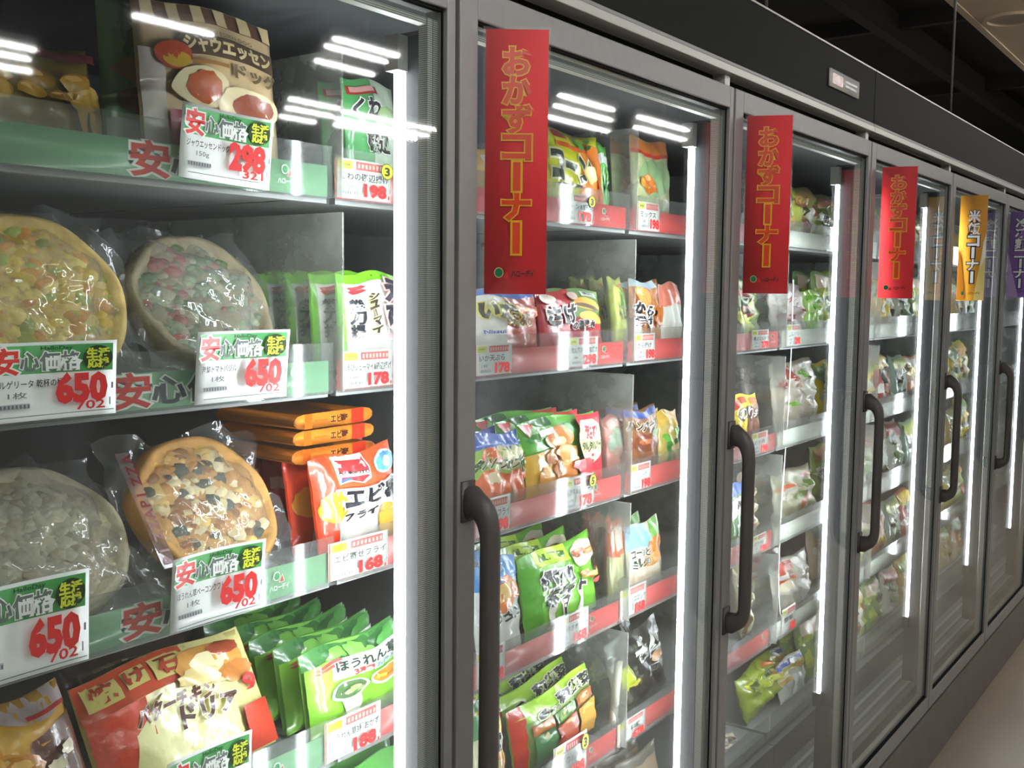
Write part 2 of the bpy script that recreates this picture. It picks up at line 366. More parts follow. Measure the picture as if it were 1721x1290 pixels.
def freezer(k0, k1, label):
    xa, xb = gap(k0-1), gap(k1)
    root = empty('display_freezer', ((xa+xb)/2, .45, 0)); tag(root, label, 'freezer', 'glass door freezers in one line')
    def bx(name, l, m, bevel=0):
        o = boxes(name, l, m, None, bevel); o.parent = root; o.matrix_parent_inverse = Matrix.Translation(-Vector(root.location)); return o
    e = .0015; xa += e; xb -= e
    bx('header_panel', [((xa, -.002, 1.888), (xb, .03, 2.007)), ((xa, .03, 1.991), (xb, .9, 2.007))], CHAR, .001)
    bx('header_edge', [((xa, -.004, 2.007), (xb, .012, 2.0105))], ALU_L)
    bx('trim_strip', [((xa, -.005, 1.868), (xb, .03, 1.8815), ALU_L), ((xa, -.0035, 1.8815), (xb, .03, 1.888), ALU)], ALU, .001)
    bx('back_panel', [((xa, .862, .2), (xb, .92, 1.985))], INNER)
    bx('top_liner', [((xa, .062, 1.85), (xb, .86, 1.985))], INNER)
    bx('recess', [((xa, .046, ZT-.02), (xb, .06, 1.868))], BLACK)
    bx('base_deck', [((xa, .19, .20), (xb, .859, .326)), ((xa, .07, .20), (xb, .19, .245))], INNER); bx('air_grille', [((xa, .085+.034*i, .2455), (xb, .095+.034*i, .254)) for i in range(3)], ALU)
    bx('kick_plate', [((xa, .012, 0), (xb, .05, ZB-.03)), ((xa, .0, .02), (xb, .012, ZB-.012))], mat('kick plate', '#6d6761', rough=.5, noise=.12, nscale=14), .002)
    bx('sill', [((xa, .014, ZB-.03), (xb, .09, ZB-.006))], BLACK)
    bx('end_wall', [((xa-.03, .05, .2), (xa-.001, .9, 1.99))] if k0 < 1 else [((xb+.001, .05, .2), (xb+.03, .9, 1.99))], INNER)
    def sub(o): o.matrix_parent_inverse = Matrix.Translation(-Vector(root.location))
    for k in range(k0, k1+1):
        d = door(k, root); sub(d)
        g = gap(k)
        mu = bx('mullion', [((g-.0135, .044, .3), (g+.040, .080, 1.795))], MULL)
        lt = bx('light_strip', [((g-.031, .0665, .505), (g-.0155, .0735, 1.748))], LED, .002)
        if k >= 1:
            fill_strip = bx('light_strip', [((g+.0425, .0665, .505), (g+.0575, .0735, 1.748))], LED, .002)  # hidden second strip, added to brighten the goods in the next bay
            boxes('bracket', [((g+.0405, .0645, 1.7485), (g+.06, .085, 1.79))], ALU_L, fill_strip); boxes('bracket', [((g+.0405, .0645, .47), (g+.0575, .083, .5045))], MULL, fill_strip)
        boxes('shade_fin', [((g-.0152, .040, .47), (g-.0137, .0745, 1.79))], BLACK, lt)  # black fin added to block strip light on the mullion side
        boxes('bracket', [((g-.033, .0645, 1.7485), (g-.0155, .085, 1.79))], ALU_L, lt); boxes('bracket', [((g-.031, .0645, .47), (g-.0155, .083, .5045))], MULL, lt)
    return root
fa = freezer(0, 3, 'glass door freezer with green and red price strips, nearer of the two cases')
fb = freezer(4, 8, 'glass door freezer beyond the header seam, with the orange and purple signs')

# ------------------------------------------------------------------ shelves
GREEN_STRIP, RED_STRIP, PALE_STRIP, GREY = '#6fa277', '#dd3a38', '#e6e6dc', '#777777'
def shelf(k, lv, strip, prints=(), logo_at=None):
    """bay k (1 = behind the first door), level lv (0 = top)"""
    xa, xb = gap(k-1)+.009, gap(k)-.006; z = LV[lv]; w = xb-xa
    root = empty('freezer_shelf', ((xa+xb)/2, .5, z))
    cname = {GREEN_STRIP: 'green', RED_STRIP: 'red', PALE_STRIP: 'white', GREY: 'unprinted clear'}[strip]
    tag(root, '%s freezer shelf with %s price strip behind the %s door' % (ORD[lv], cname, NTH[k] if k else 'outermost unsigned'), 'shelf', 'freezer shelves')
    L = lambda a, b: ((a[0]-root.location.x, a[1]-.5, a[2]-z), (b[0]-root.location.x, b[1]-.5, b[2]-z))
    boxes('board', [L((xa, YR+.009, z+.002), (xb, .84, z+.012)), L((xa, YR+.009, z-.006), (xb, YR+.02, z+.002))], BOARD, root)
    boxes('price_rail', [L((xa, YR-.002, z), (xb, YR, z+.066)), L((xa, YR, z-.001), (xb, YR+.008, z+.001))], RAILC, root)
    hs = .042
    def surf(x, zz): return (x-w/2, YR+.0075-.5, zz+.0015)
    if strip != GREY:
     mb = MB(); mb.box((-w/2, YR+.0075-.5, .0015), (w/2, YR+.0085-.5, hs), mat('strip '+strip, strip, rough=.4, coat=.4))
     it = []
     for s in prints: it += s(lambda X: (X-xa)/w, w/hs)
     if logo_at: it += logo((logo_at-xa)/w, .55, .014, w/hs, WHT)
     printed(mb, w, hs, surf, it, 2, 2, eps=.0003)
     link('printed_strip', mb.mesh('printed_strip', 'keep'), root)
    if lv < 5 and (k, lv) not in ((1, 2), (1, 3), (1, 4)):
        boxes('divider', [L((xb+.009, YR-.010, z+.002), (xb+.012, .82, z+(.235 if lv else .19)))], DIVID, root)
    return root
def ansin(X, size=1.0, n=3):
    """the red and dark slogan on the green strips, from X on"""
    def f(u, asp):
        a = u(X); s = .046*size/ .75
        o = T('安', a, .06, a+s, .96, '#d5352f', .03, WHT, .09)
        for i, c in enumerate('心価格'[:n]): o += T(c, a+s*(1.08+1.0*i), .12, a+s*(2.0+1.0*i), .82, '#3b3f49', .03, WHT, .08)
        return o
    return f
pX = lambda px, py: at(px, py, YR).x
shelf(1, 0, GREEN_STRIP, [ansin(pX(228, 275), 1, 3)], pX(487, 300))
shelf(1, 1, GREEN_STRIP, [ansin(pX(195, 660), 1, 3), ansin(pX(-120, 690), 1, 3)], pX(500, 650))
shelf(1, 2, GREEN_STRIP, [ansin(pX(215, 1040), 1, 3)], pX(473, 985))
shelf(1, 3, GREEN_STRIP, [ansin(pX(235, 1330), 1, 3)], pX(473, 1280))
shelf(1, 4, GREEN_STRIP); shelf(1, 5, GREY)
shelf(2, 0, RED_STRIP, (), pX(1022, 360)); shelf(2, 1, RED_STRIP, (), pX(1022, 590))
shelf(2, 2, RED_STRIP, (), pX(1008, 825)); shelf(2, 3, RED_STRIP, (), pX(1002, 1045)); shelf(2, 4, RED_STRIP, (), pX(1000, 1270)); shelf(2, 5, GREY)
for lv in range(6): shelf(3, lv, RED_STRIP if lv < 5 else GREY, (), gap(3)-.04 if lv < 5 else None)
for k in (4, 5, 6, 7):
    for lv in range(6): shelf(k, lv, PALE_STRIP if lv < 5 else GREY)
for lv in range(6): shelf(0, lv, GREEN_STRIP if lv < 5 else GREY)

# ------------------------------------------------------------------ hanging category signs
def sign(pl, pr, pt, pb, name, label, back, items, frame='#e9e4dc'):
    yt = (pt+pb)/2
    a = at(pl, yt, -.003); b = Vector((a.x, a.y, 0))
    dirv = Vector((a.x-CAM.x, a.y-CAM.y)).normalized(); d = Vector((dirv.y, -dirv.x))
    # where the ray through the far edge meets the upright plane through a along d
    q = ray(pr, yt); nrm = Vector((dirv.x, dirv.y, 0)); t = nrm.dot(a-CAM)/nrm.dot(q); e = CAM+q*t
    w = (Vector((e.x, e.y))-Vector((a.x, a.y))).length
    dist = nrm.dot(a-CAM)
    def zz(py):
        q = ray((pl+pr)/2, py); return CAM.z+q.z*(dist/nrm.dot(q))
    z0, z1 = zz(pb), zz(pt); h = z1-z0
    ang = math.atan2(d.y, d.x)
    root = empty('hanging_sign', (a.x, a.y, z0), (0, 0, ang)); tag(root, label, 'sign', 'category signs on the freezer doors')
    def surf(x, z): return (x, .0, z)
    mb = MB(); mb.box((0, .0, 0), (w, .0012, h), mat('sign '+back, back, rough=.6, spec=.25)); printed(mb, w, h, surf, items, 2, 4, eps=.0003)
    link('printed_board', mb.mesh('printed_board', 'keep'), root)
    boxes('clear_sleeve', [((-.002, -.0035, -.003), (w+.002, -.0025, h+.002)), ((-.003, -.0025, -.003), (-.0012, .003, h+.002)), ((w+.0012, -.0025, -.003), (w+.002, .003, h+.002))], clear('sign sleeve', .3, '#ffffff', haze=.012, rough=.25), root)
    return root
def okazu():
    it = []
    s = 'おかずコーナー'; y1 = .935; hh = [.108, .108, .112, .098, .123, .105, .135]; y = y1
    for c, d in zip(s, hh):
        if c == 'ー': it += BAR(.45, y-d*.93, .57, y-d*.05, '#dd4a24', '#e8b21e', .035, .008)
        else: it += T(c, .29, y-d*.95, .72, y-d*.04, '#dd4a24', .035, '#e8b21e', .075)
        y -= d
    it += E(.235, .082, .075, .020, '#d9c58a') + E(.235, .082, .064, .017, '#27704a') + P([(.30, .062), (.40, .062), (.36, .09)], '#c83030')
    it += T('ハローデイ', .44, .066, .80, .092, '#3a2a30', .02, '#a8433f', .05)
    return it
SR = '#dc2228'
ok = okazu()
sign(815, 920, 49, 494, 's', 'largest red vertical sign with yellow outlined lettering, on the second door', SR, ok)
sign(1252, 1328, 194, 493, 's', 'middle-sized red vertical sign with yellow outlined lettering, on the third door', SR, ok)
sign(1479, 1538, 280, 501, 's', 'smallest red vertical sign with yellow outlined lettering, on the fourth door', SR, ok)
rice = P([(.62, .0), (1, .0), (1, .62), (.86, .45), (.72, .2)], '#e9d27a') + P([(.82, .3), (1, .42), (1, .64), (.9, .55)], '#f4efdc') + P([(0, 0), (.3, 0), (.12, .4), (0, .5)], '#e08a12')
yy = .86
for c, d in zip('米飯コーナー', (.115, .125, .105, .12, .11, .125)):
    rice += (BAR(.48, yy-d*.93, .59, yy-d*.05, WHT, '#3a2c20', .05, .01) if c == 'ー' else T(c, .33, yy-d*.95, .74, yy-d*.05, WHT, .035, '#3a2c20', .09)); yy -= d
rice += E(.22, .07, .05, .018, '#27704a') + T('ハローデイ', .42, .058, .85, .085, '#5a4a20', .02)
sign(1611, 1657, 328, 505, 's', 'orange and yellow vertical sign with white lettering, on the fifth door', '#eaa21e', rice)
men = P([(0, 0), (.5, 0), (0, .5)], '#b79ad8'); yy = .93
for c, d in zip('冷凍麺コーナー', (.115, .12, .13, .105, .12, .11, .125)):
    men += (BAR(.48, yy-d*.93, .59, yy-d*.05, WHT, '#4a2f78', .05, .01) if c == 'ー' else T(c, .26, yy-d*.95, .80, yy-d*.05, WHT, .03, '#4a2f78', .09)); yy -= d
men += T('ハローデイ', .42, .058, .85, .085, '#4a2f78', .02)
sign(1695, 1734, 356, 500, 's', 'purple vertical sign with white lettering, on the sixth door', '#8a62b4', men)

# ------------------------------------------------------------------ price cards
def big_card(name, price, sub, dx=0):
    it = R(.03, .60, .97, .96, '#63b06a') + R(.5, .60, .97, .96, '#4ea25a') 
    it += T('HalloDay', .42, .885, .66, .945, '#234a2c', .02)
    it += T('安', .05, .60, .25, .93, '#dc3a32', .03, WHT, .09) + T('心', .265, .64, .40, .87, '#6d7672', .03, WHT, .08) + T('価', .41, .64, .555, .87, '#6d7672', .03, WHT, .08) + T('格', .565, .64, .71, .87, '#6d7672', .03, WHT, .08)
    it += E(.845, .775, .115, .165, '#26381c') + T('生活', .76, .775, .93, .90, '#d5dc3c', .05) + T('応援', .765, .645, .925, .765, '#d5dc3c', .05)
    it += T(name, .05, .43, .05+min(.56, .048*len(name)), .53, '#3a3a40', .012) + T(sub, .16, .30, .30, .38, '#77777a', .01) + R(.06, .17, .32, .235, '#b9b9bb') 
    for i in range(9): it += R(.07+i*.028, .18, .085+i*.028, .225, '#6f6f74')
    it += T(price, .52, .22, .89, .56, '#d4302f', .06) + T({'650': '702', '298': '321'}[price], .66, .105, .88, .215, '#d4302f', .02)
    it += R(.915, .14, .925, .24, '#77777a') + R(.93, .36, .945, .44, '#77777a') + R(.05, .07, .95, .08, '#5d7a68')
    return it
def small_card(name, price, badge=None, sub='1袋', pc=None):
    it = R(.0, .0, .03, 1, '#cf6a45') + R(.05, .74, .30, .95, '#d9d832') + R(.09, .82, .26, .88, '#93952a')
    it += R(.36, .74, .90, .95, '#d9504b')
    for i in range(8): it += R(.39+i*.063, .79, .425+i*.063, .9, '#f0b7b0')
    it += R(.05, .695, .95, .70, '#9a9a9a') + T(name, .07, .46, .93 if len(name) > 5 else .75, .66, '#34343c', .015)
    it += R(.05, .41, .95, .415, '#b0b0b0') + T(sub, .12, .26, .28, .36, '#77777a', .01) + R(.08, .08, .36, .2, '#c4c4c6')
    for i in range(7): it += R(.1+i*.036, .1, .118+i*.036, .18, '#77777a')
    it += T(price, .46, .08, .84, .38, '#d4302f', .06) + R(.88, .05, .905, .14, '#d4302f') + R(.91, .22, .925, .3, '#888888')
    if badge:
        it += E(.86, .78, .115, .21, '#4b5a1e') + E(.86, .78, .10, .185, '#dcdc34') + T(badge, .82, .67, .90, .88, '#2d3418', .05)
    return it
def cardq(x0, y0, x1, y1, items, label, big, lv, Y=None, roll=0, curl=.004):
    """card with its lower edge from (x0,y0) and its top at y1, width x0..x1 in the photo"""
    Y = Y or (YR-.007 if big else YR+.0035)
    a = at(x0, y0, Y); b = at(x1, y0, Y); t = at((x0+x1)/2, y1, Y); w = b.x-a.x
    z0 = LV[lv]+.003; h = t.z-z0
    nm = 'price_card'
    me = card_mesh(nm, w, h, items, curl if big else 0)
    o = link(nm, me, None, ((a.x+b.x)/2, Y, z0), (0, roll, 0)); tag(o, label, 'price card', 'large green topped price cards' if big else 'small white price cards')
    return o
cardq(298, 310, 450, 187, big_card('ジャウエッセンドッグ', '298', '150g'), 'large price card reading 298 before the sausage bun bag', True, 0, roll=math.radians(2), curl=.006)
cardq(-30, 704, 193, 574, big_card('マルゲリータ 乾杯の極', '650', '1枚'), 'large 650 price card below the yellow cheese pizza', True, 1, curl=.005)
cardq(324, 672, 478, 555, big_card('海鮮トマトバジル', '650', '1枚'), 'large 650 price card below the seafood and basil pizza', True, 1, curl=.008)
cardq(-75, 1118, 148, 976, big_card('チーズピザ', '650', '1枚'), 'large 650 price card below the pale plain pizza', True, 2, curl=.005)
cardq(282, 1035, 438, 920, big_card('ほうれん草ベーコンクワトロ', '650', '1枚'), 'large 650 price card below the golden mixed topping pizza', True, 2, curl=.008)
cardq(278, 1365, 420, 1252, big_card('バターチキンドリア', '298', '1個'), 'large green topped price card at the foot of the gratin bag', True, 3, curl=.004)
sc = [
 (563, 345, 657, 270, 'くわの磯辺揚げ', '198', '3', 'small price card reading 198 with round yellow badge, top shelf, first doorway', 0),
 (574, 660, 660, 588, 'えびシューマイ&磯辺揚げ', '178', None, 'small 178 price card under the shrimp dumpling bag', 1),
 (552, 977, 652, 902, 'エビ寄せフライ', '168', None, 'small 168 price card under the red fried shrimp bag', 2),
 (546, 1284, 640, 1196, 'ほうれん草3種おかず', '188', None, 'small 188 price card under the spinach bag', 3),
 (944, 372, 996, 326, 'コーン&野菜', '178', '3', 'small 178 price card with round badge under the corn bag', 0),
 (798, 634, 860, 578, 'いか天ぷら', '178', None, 'small 178 price card under the squid tempura bag', 1),
 (953, 618, 1004, 566, '炭火風さけの塩焼き', '298', None, 'small 298 price card under the salmon bag', 1),
 (800, 900, 857, 836, 'ソースのフライ', '198', None, 'small price card half behind the second door handle, third shelf', 2),
 (945, 862, 997, 800, 'えびタルタルソース', '178', '5', 'small 178 price card with round badge under the tartar shrimp bag', 2),
 (800, 1150, 848, 1088, 'グラタン', '198', None, 'small price card beside the second door handle, fourth shelf', 3),
 (935, 1098, 988, 1030, '皮付きポテト', '168', None, 'small 168 price card under the green potato bag', 3),
 (930, 1300, 985, 1242, '6種の和惣菜', '298', '3', 'small price card with round badge under the six dish bag', 4),
 (1071, 390, 1108, 340, 'ミックス', '198', None, 'small pale 198 price card behind the second light strip, top shelf', 0),
 (1066, 610, 1100, 560, 'から揚げ', '198', None, 'small pale price card beside the second light strip, second shelf', 1),
 (1058, 824, 1093, 778, 'ハンバーグ', '198', None, 'small pale price card under the hamburg steak bag', 2),
 (1042, 1040, 1085, 985, 'コーンコロッケ', '168', None, 'small 168 price card under the croquette bag', 3),
 (1037, 1268, 1083, 1205, 'そば', '678', None, 'small 678 price card under the black noodle bag', 4),
 (1262, 592, 1291, 554, '極上とんかつ', '278', None, 'small 278 price card on second shelf of the third doorway', 1),
 (1322, 584, 1344, 545, 'とんかつ', '298', None, 'small white price card near the third light strip, second shelf', 1),
 (1263, 766, 1289, 726, 'のり弁', '198', None, 'small 198 price card under the yellow topped bag', 2),
 (1264, 938, 1286, 898, '焼きそば', '198', None, 'small 198 price card on fourth shelf of the third doorway', 3),
 (1313, 1075, 1335, 1020, '惣菜', '188', None, 'small pale price card below the hanging white cord', 4),
]
for (x0, y0, x1, y1, nm, pr, bd, lab, lv) in sc: cardq(x0, y0, x1, y1, small_card(nm, pr, bd), lab, False, lv)

# ------------------------------------------------------------------ frozen food bags
def place(me, name, label, cat, loc, rot, group, n=1, dy=.03, sink=.0, first='front'):
    """a bag and the ones standing behind it in the same row"""
    pos = ['front', 'second', 'third', 'fourth', 'fifth', 'sixth']
    g = random.Random(int(abs(loc[0])*1000)+int(loc[2]*100))
    for i in range(n):
        o = link(name, me, None, (loc[0]+(g.random()-.5)*.006*(i > 0), loc[1]+dy*i, loc[2]+.002), (rot[0], rot[1]+(g.random()-.5)*.03*(i > 0), rot[2]+(g.random()-.5)*.03*(i > 0)))
        tag(o, (pos[i]+' '+label) if n > 1 else label, cat, group)
def B(lv, xl, xr, yt, design, label, Y=.232, t=.028, n=1, lean=8, roll=0, base=WHT, name='frozen_food_bag', cat='frozen food', seed=1, dz=0, ymid=None, zbase=None, crinkle=.0022, group=None, yaw=0, dy=None):
    z0 = (LV[lv]+.0125 if zbase is None else zbase)+dz
    Y += max(0, crinkle-.0022)*1.6; h = .15; sl = math.sin(math.radians(lean))
    for _ in range(3): h = (at((xl+xr)/2, yt, Y+t*.5+h*sl).z-z0)/math.cos(math.radians(lean))
    ym = ymid or yt+ (40 if xl < 1000 else 20)
    ye = Y+t*.25+h*.55*sl; a = at(xl, ym, ye); b = at(xr, ym, ye)
    for k_ in (1, 2, 3):                              # keep clear of the clear dividers
        dx_ = gap(k_)+.0045
        if a.x-.006 < dx_ < b.x+.006 and not (k_ == 1 and lv in (2, 3, 4)):
            if (a.x+b.x)/2 < dx_: b.x = dx_-.008
            else: a.x = dx_+.008
    w = b.x-a.x
    f0 = min(.5, .046/h); up = lambda y: f0+(1-f0)*y if y > .03 else y      # the print sits above the price rail
    design = [(k_, [(x, up(y)) for x, y in d_] if k_ == 'poly' else ([(x, up(y)) for x, y in d_[0]], d_[1]), c_) for k_, d_, c_ in design]
    me = bag_mesh(name, w, h, t, base, design, seed, crinkle)
    place(me, name, label, cat, ((a.x+b.x)/2, Y+t/2, z0+w/2*abs(math.sin(math.radians(roll)))+.001), (-math.radians(lean), math.radians(roll), math.radians(yaw)), group or 'frozen food bags', n, dy or t+4*crinkle+.007)
    return me, ((a.x+b.x)/2, Y+t/2, z0)

# --- first doorway, bay 1 (green strips)
dog = R(0, .86, 1, 1, '#6a4630') 
for i in range(6): dog += R(.05+i*.17, .86, .13+i*.17, 1, '#d9c393')
dog += R(0, .0, .14, .62, '#d8cfc4') + T('SCHAU ESSEN DOG', .38, .77, .80, .80, '#7a6a40', .01) + R(.24, .60, .96, .755, '#4c3a28') + T('シャウエッセン', .27, .625, .93, .735, '#cdb98a', .05)
dog += T('ドッグ', .64, .47, .97, .58, '#6b5a3a', .05) + R(.32, .53, .60, .56, '#a3763f') + E(.20, .585, .12, .105, '#b5482c') + E(.22, .555, .09, .06, '#c4a035')
dog += E(.36, .36, .20, .15, '#dfd3a8', .05, 2) + E(.38, .36, .12, .12, '#b4572c', .08, 3) + E(.72, .26, .25, .14, '#dccba0', .05, 4) + E(.74, .26, .17, .10, '#8c4a34', .08, 5) + R(.14, .0, .5, .16, '#a33a4c')
B(0, 236, 466, 24, dog, 'cream sausage bun bag with striped brown top on the top shelf', base='#cdb287', lean=6, seed=3, n=1, t=.03, Y=.245, ymid=150)
yb = fried(.3, .35, .2, 7, 4, ('#c9982c', '#d8ad45', '#a87a22'), 1.2) + fried(.75, .3, .2, 7, 9, ('#c9982c', '#d8ad45', '#a87a22'), 1.2) + R(0, .72, 1, .86, '#7c2a30')
B(0, -60, 165, 78, yb, 'yellow breaded snack bag at the frame edge of the top shelf', base='#8a7434', lean=14, seed=4, t=.04, Y=.25, n=2)
gb = greens(.5, .7, .35, 9, 3, ('#6fa05a', '#93bd78', '#4c7a40')) + E(.5, .45, .42, .1, '#b98d4a', .1, 3) + E(.5, .25, .4, .1, '#8a5a34', .1, 5) + R(0, 0, 1, .1, '#b8c0b0')
B(0, 172, 292, 12, gb, 'lettuce burger bag behind the sausage bun bag', base='#8fb07a', lean=4, seed=6, Y=.30, n=1)
# --- pizzas
def pizza(lv, cx, yt, r, Y, label, dough, tops, seed, band=None):
    g = random.Random(seed); zb = LV[lv]+.022; lean = 20
    for _ in range(4): lean = math.degrees(math.acos(min(.99, (at(cx, yt, Y+.03+2*r*math.sin(math.radians(lean))).z-zb)/(2*r))))
    Y = Y+.03+r*math.sin(math.radians(lean)); c = at(cx, yt+40, Y); c.z = zb+r*math.cos(math.radians(lean))
    root = empty('wrapped_pizza', (c.x, Y, c.z), (-math.radians(lean), 0, 0)); tag(root, label, 'pizza', 'film wrapped pizzas')
    mb = MB(); nr, na = 16, 56; vs = []; fs = []
    for j in range(nr+1):
        q = j/nr
        for i in range(na):
            a = 2*math.pi*i/na; rr = r*q*(1+.02*math.sin(3*a+seed)+.015*math.sin(7*a)*q)
            yy = -(.012+.010*math.exp(-((q-.9)/.07)**2)-(.012 if q > .98 else 0)) - .004*math.sin(23*q+5*a+seed)*math.sin(9*a+11*q)*(q < .9)
            vs.append((rr*math.cos(a), yy, rr*math.sin(a)))
    nb = len(vs)
    for i in range(na):
        a = 2*math.pi*i/na; vs.append((r*.97*math.cos(a), .006, r*.97*math.sin(a)))
    for j in range(nr):
        for i in range(na): fs.append((j*na+i, j*na+(i+1) % na, (j+1)*na+(i+1) % na, (j+1)*na+i))
    for i in range(na): fs.append((nr*na+i, nr*na+(i+1) % na, nb+(i+1) % na, nb+i))
    fs.append(tuple(nb+i for i in range(na))[::-1])
    mb.add(vs, fs, mat('dough '+dough[0], dough[0], rough=.7, bump=.6, bscale=50, noise=.25, nscale=30))
    mb2 = MB()
    for i in range(170):
        a = g.random()*6.283; q = math.sqrt(g.random())*.86; s = r*(.05+.10*g.random()); tc = tops[i % len(tops)]
        px, pz = r*q*math.cos(a), r*q*math.sin(a); n = 9; sv = [(px, -.012-s*.16-.003, pz)]; ff = []
        for ring, (k, dyy) in enumerate(((.6, .13), (1.0, .0))):
            for m in range(n):
                b = 2*math.pi*m/n; qq = s*k*(1+.3*(g.random()-.5)); sv.append((px+qq*math.cos(b), -.012-s*dyy, pz+qq*math.sin(b)*(.75)))
        for m in range(n): ff.append((0, 1+m, 1+(m+1) % n)); ff.append((1+m, 1+n+m, 1+n+(m+1) % n, 1+(m+1) % n))
        mb2.add(sv, ff, mat('topping '+tc, tc, rough=.55, bump=.4, bscale=90, noise=.2, nscale=60))
    link('crust', mb.mesh('crust', True), root); link('topping', mb2.mesh('topping', True), root)
    # film: a crumpled sheet front and loose corners
    mb = MB(); n = 26; vs = []; fs = []; ww = r*1.09
    ph = [g.uniform(0, 6.3) for _ in range(8)]
    for j in range(n+1):
        for i in range(n+1):
            u, v = 2*i/n-1, 2*j/n-1; d = math.hypot(u, v)*1.32
            y = -.034*max(0, 1-max(0, d-.62)*1.6) + .006*(math.sin(5*u+9*v+ph[0])+math.sin(11*u-6*v+ph[1])+.7*math.sin(17*u+13*v+ph[2]))*(min(1, max(.12, d-.6)*2.5))
            vs.append((u*ww+.01*math.sin(6*v+ph[3]), min(y, .004 if d < 1.05 else .02)-.002, max(v*ww*.98+.008*math.sin(5*u+ph[4]), -r*.99)))
    for j in range(n):
        for i in range(n): a = j*(n+1)+i; fs.append((a, a+1, a+n+2, a+n+1))
    mb.add(vs, fs, WRAP)
    if band:
        bw = .17*r
        def surf(x, z): return (-r*1.06+x, -.036, -r*.75+z)
        mb.add([(-r*1.06, -.0355, -r*.75), (-r*1.06+bw, -.0355, -r*.75), (-r*1.06+bw, -.0355, r*.75), (-r*1.06, -.0355, r*.75)], [(0, 1, 2, 3)], clear('pale label film', .8, '#e8dcd8', haze=.35, hazecol='#c9b4b0'))
        it = []
        for ch, k in zip('PIZZAPIZZA', range(10)):
            vs2, f2 = glyphs(ch, .03); it.append(('mesh', ([(.15+.75*(1-y/.75), .03+.095*k+.085*x/.7) for x, y in vs2], f2), '#6e2430'))
        printed(mb, bw, r*1.5, surf, it, 2, 2)
    link('film_wrapper', mb.mesh('film_wrapper', 'keep'), root)
    return root
pizza(1, 54, 366, .103, .225, 'yellow cheese pizza in clear film on the second shelf', ('#c4a765',), ('#c9a93e', '#b99a34', '#d6bd66', '#98a04a', '#c48a3a'), 2)
pizza(1, 332, 404, .104, .225, 'seafood and basil pizza in crumpled clear film on the second shelf', ('#7a7058',), ('#6f7a5c', '#56634a', '#857e68', '#7a4038', '#4a5838'), 5)
pizza(2, 56, 786, .106, .225, 'pale plain pizza under hazy film on the third shelf', ('#a8a088',), ('#a8a58c', '#b5ad90', '#a09478', '#8e8a70'), 8)
pizza(2, 338, 734, .105, .225, 'golden mixed topping pizza with lettered film on the third shelf', ('#b98a4c',), ('#c8b484', '#b07a34', '#d2c49a', '#8a5a2c', '#3d4438', '#c9a860'), 11, True)
# --- fourth shelf bay 1
gra = R(0, .62, .62, 1, '#c94a26') + P([(.30, 0), (1, 0), (1, 1), (.62, 1), (.5, .55)], '#d7cf8a') + R(.04, .70, .22, .96, '#dccf7a') + R(.25, .74, .38, .96, '#dccf7a') + R(.41, .70, .59, .96, '#dccf7a')
gra += T('焼', .07, .74, .19, .92, '#b5402a', .04) + T('け', .26, .78, .37, .92, '#b5402a', .04) + T('石', .44, .74, .56, .92, '#b5402a', .04)
gra += E(.74, .72, .22, .24, '#d89a48', .1, 4) + E(.72, .74, .12, .12, '#f0e4b4', .15, 6) + E(.86, .55, .12, .12, '#c27a36', .15, 7) + E(.62, .60, .12, .1, '#e8cf8a', .15, 8) + E(.84, .84, .1, .08, '#a84a2c', .15, 9)
gra += R(0, 0, .3, .62, '#c03c22') + P([(.12, 0), (.34, .0), (.62, .5), (.40, .58), (.2, .3)], '#d9d49a') + T('バターチキン', .22, .36, .66, .52, '#5a2a22', .05, '#efe6b8', .09, slant=.1) + T('ドリア', .44, .18, .78, .36, '#4a2a22', .05, '#efe6b8', .09, slant=.1) + T('9', .86, .30, .95, .48, '#c02a2a', .05) + R(.80, .02, 1, .14, '#c4402f')
B(3, 158, 440, 1098, gra, 'red and cream gratin bag on the fourth shelf', base='#d2c47a', lean=26, roll=-3, seed=5, t=.045, Y=.25, n=1, ymid=1190)
snk = E(.75, .9, .35, .16, '#b8a8a8', .05, 3) + R(0, .0, 1, .55, '#c58a22') + P([(.3, 0), (1, 0), (1, .7), (.6, .6)], '#5a3220') + fried(.35, .4, .22, 6, 3, ('#d08c24', '#b8741c', '#dca542')) + E(.72, .3, .08, .08, '#d9cdb0', .2, 3) + E(.85, .42, .07, .06, '#d9cdb0', .2, 4) + E(.62, .16, .06, .06, '#d9cdb0', .2, 6) + R(.62, .78, .95, .82, '#b02a2a')
B(3, -70, 148, 1180, snk, 'orange snack bag with brown corner on the fourth shelf', base='#c9982a', lean=22, roll=-5, seed=9, t=.05, Y=.245, n=1, ymid=1240)
bhd = R(.1, .55, .9, .75, '#7a4a3a') + R(.1, .2, .6, .45, '#a06a3a') + T('ドリア', .2, .56, .8, .73, '#cdbb8a', .04)
B(3, 150, 380, 1100, bhd, 'dark brown box standing behind the gratin bag', base='#4a3a30', lean=4, seed=2, t=.05, Y=.42, n=2, ymid=1150)

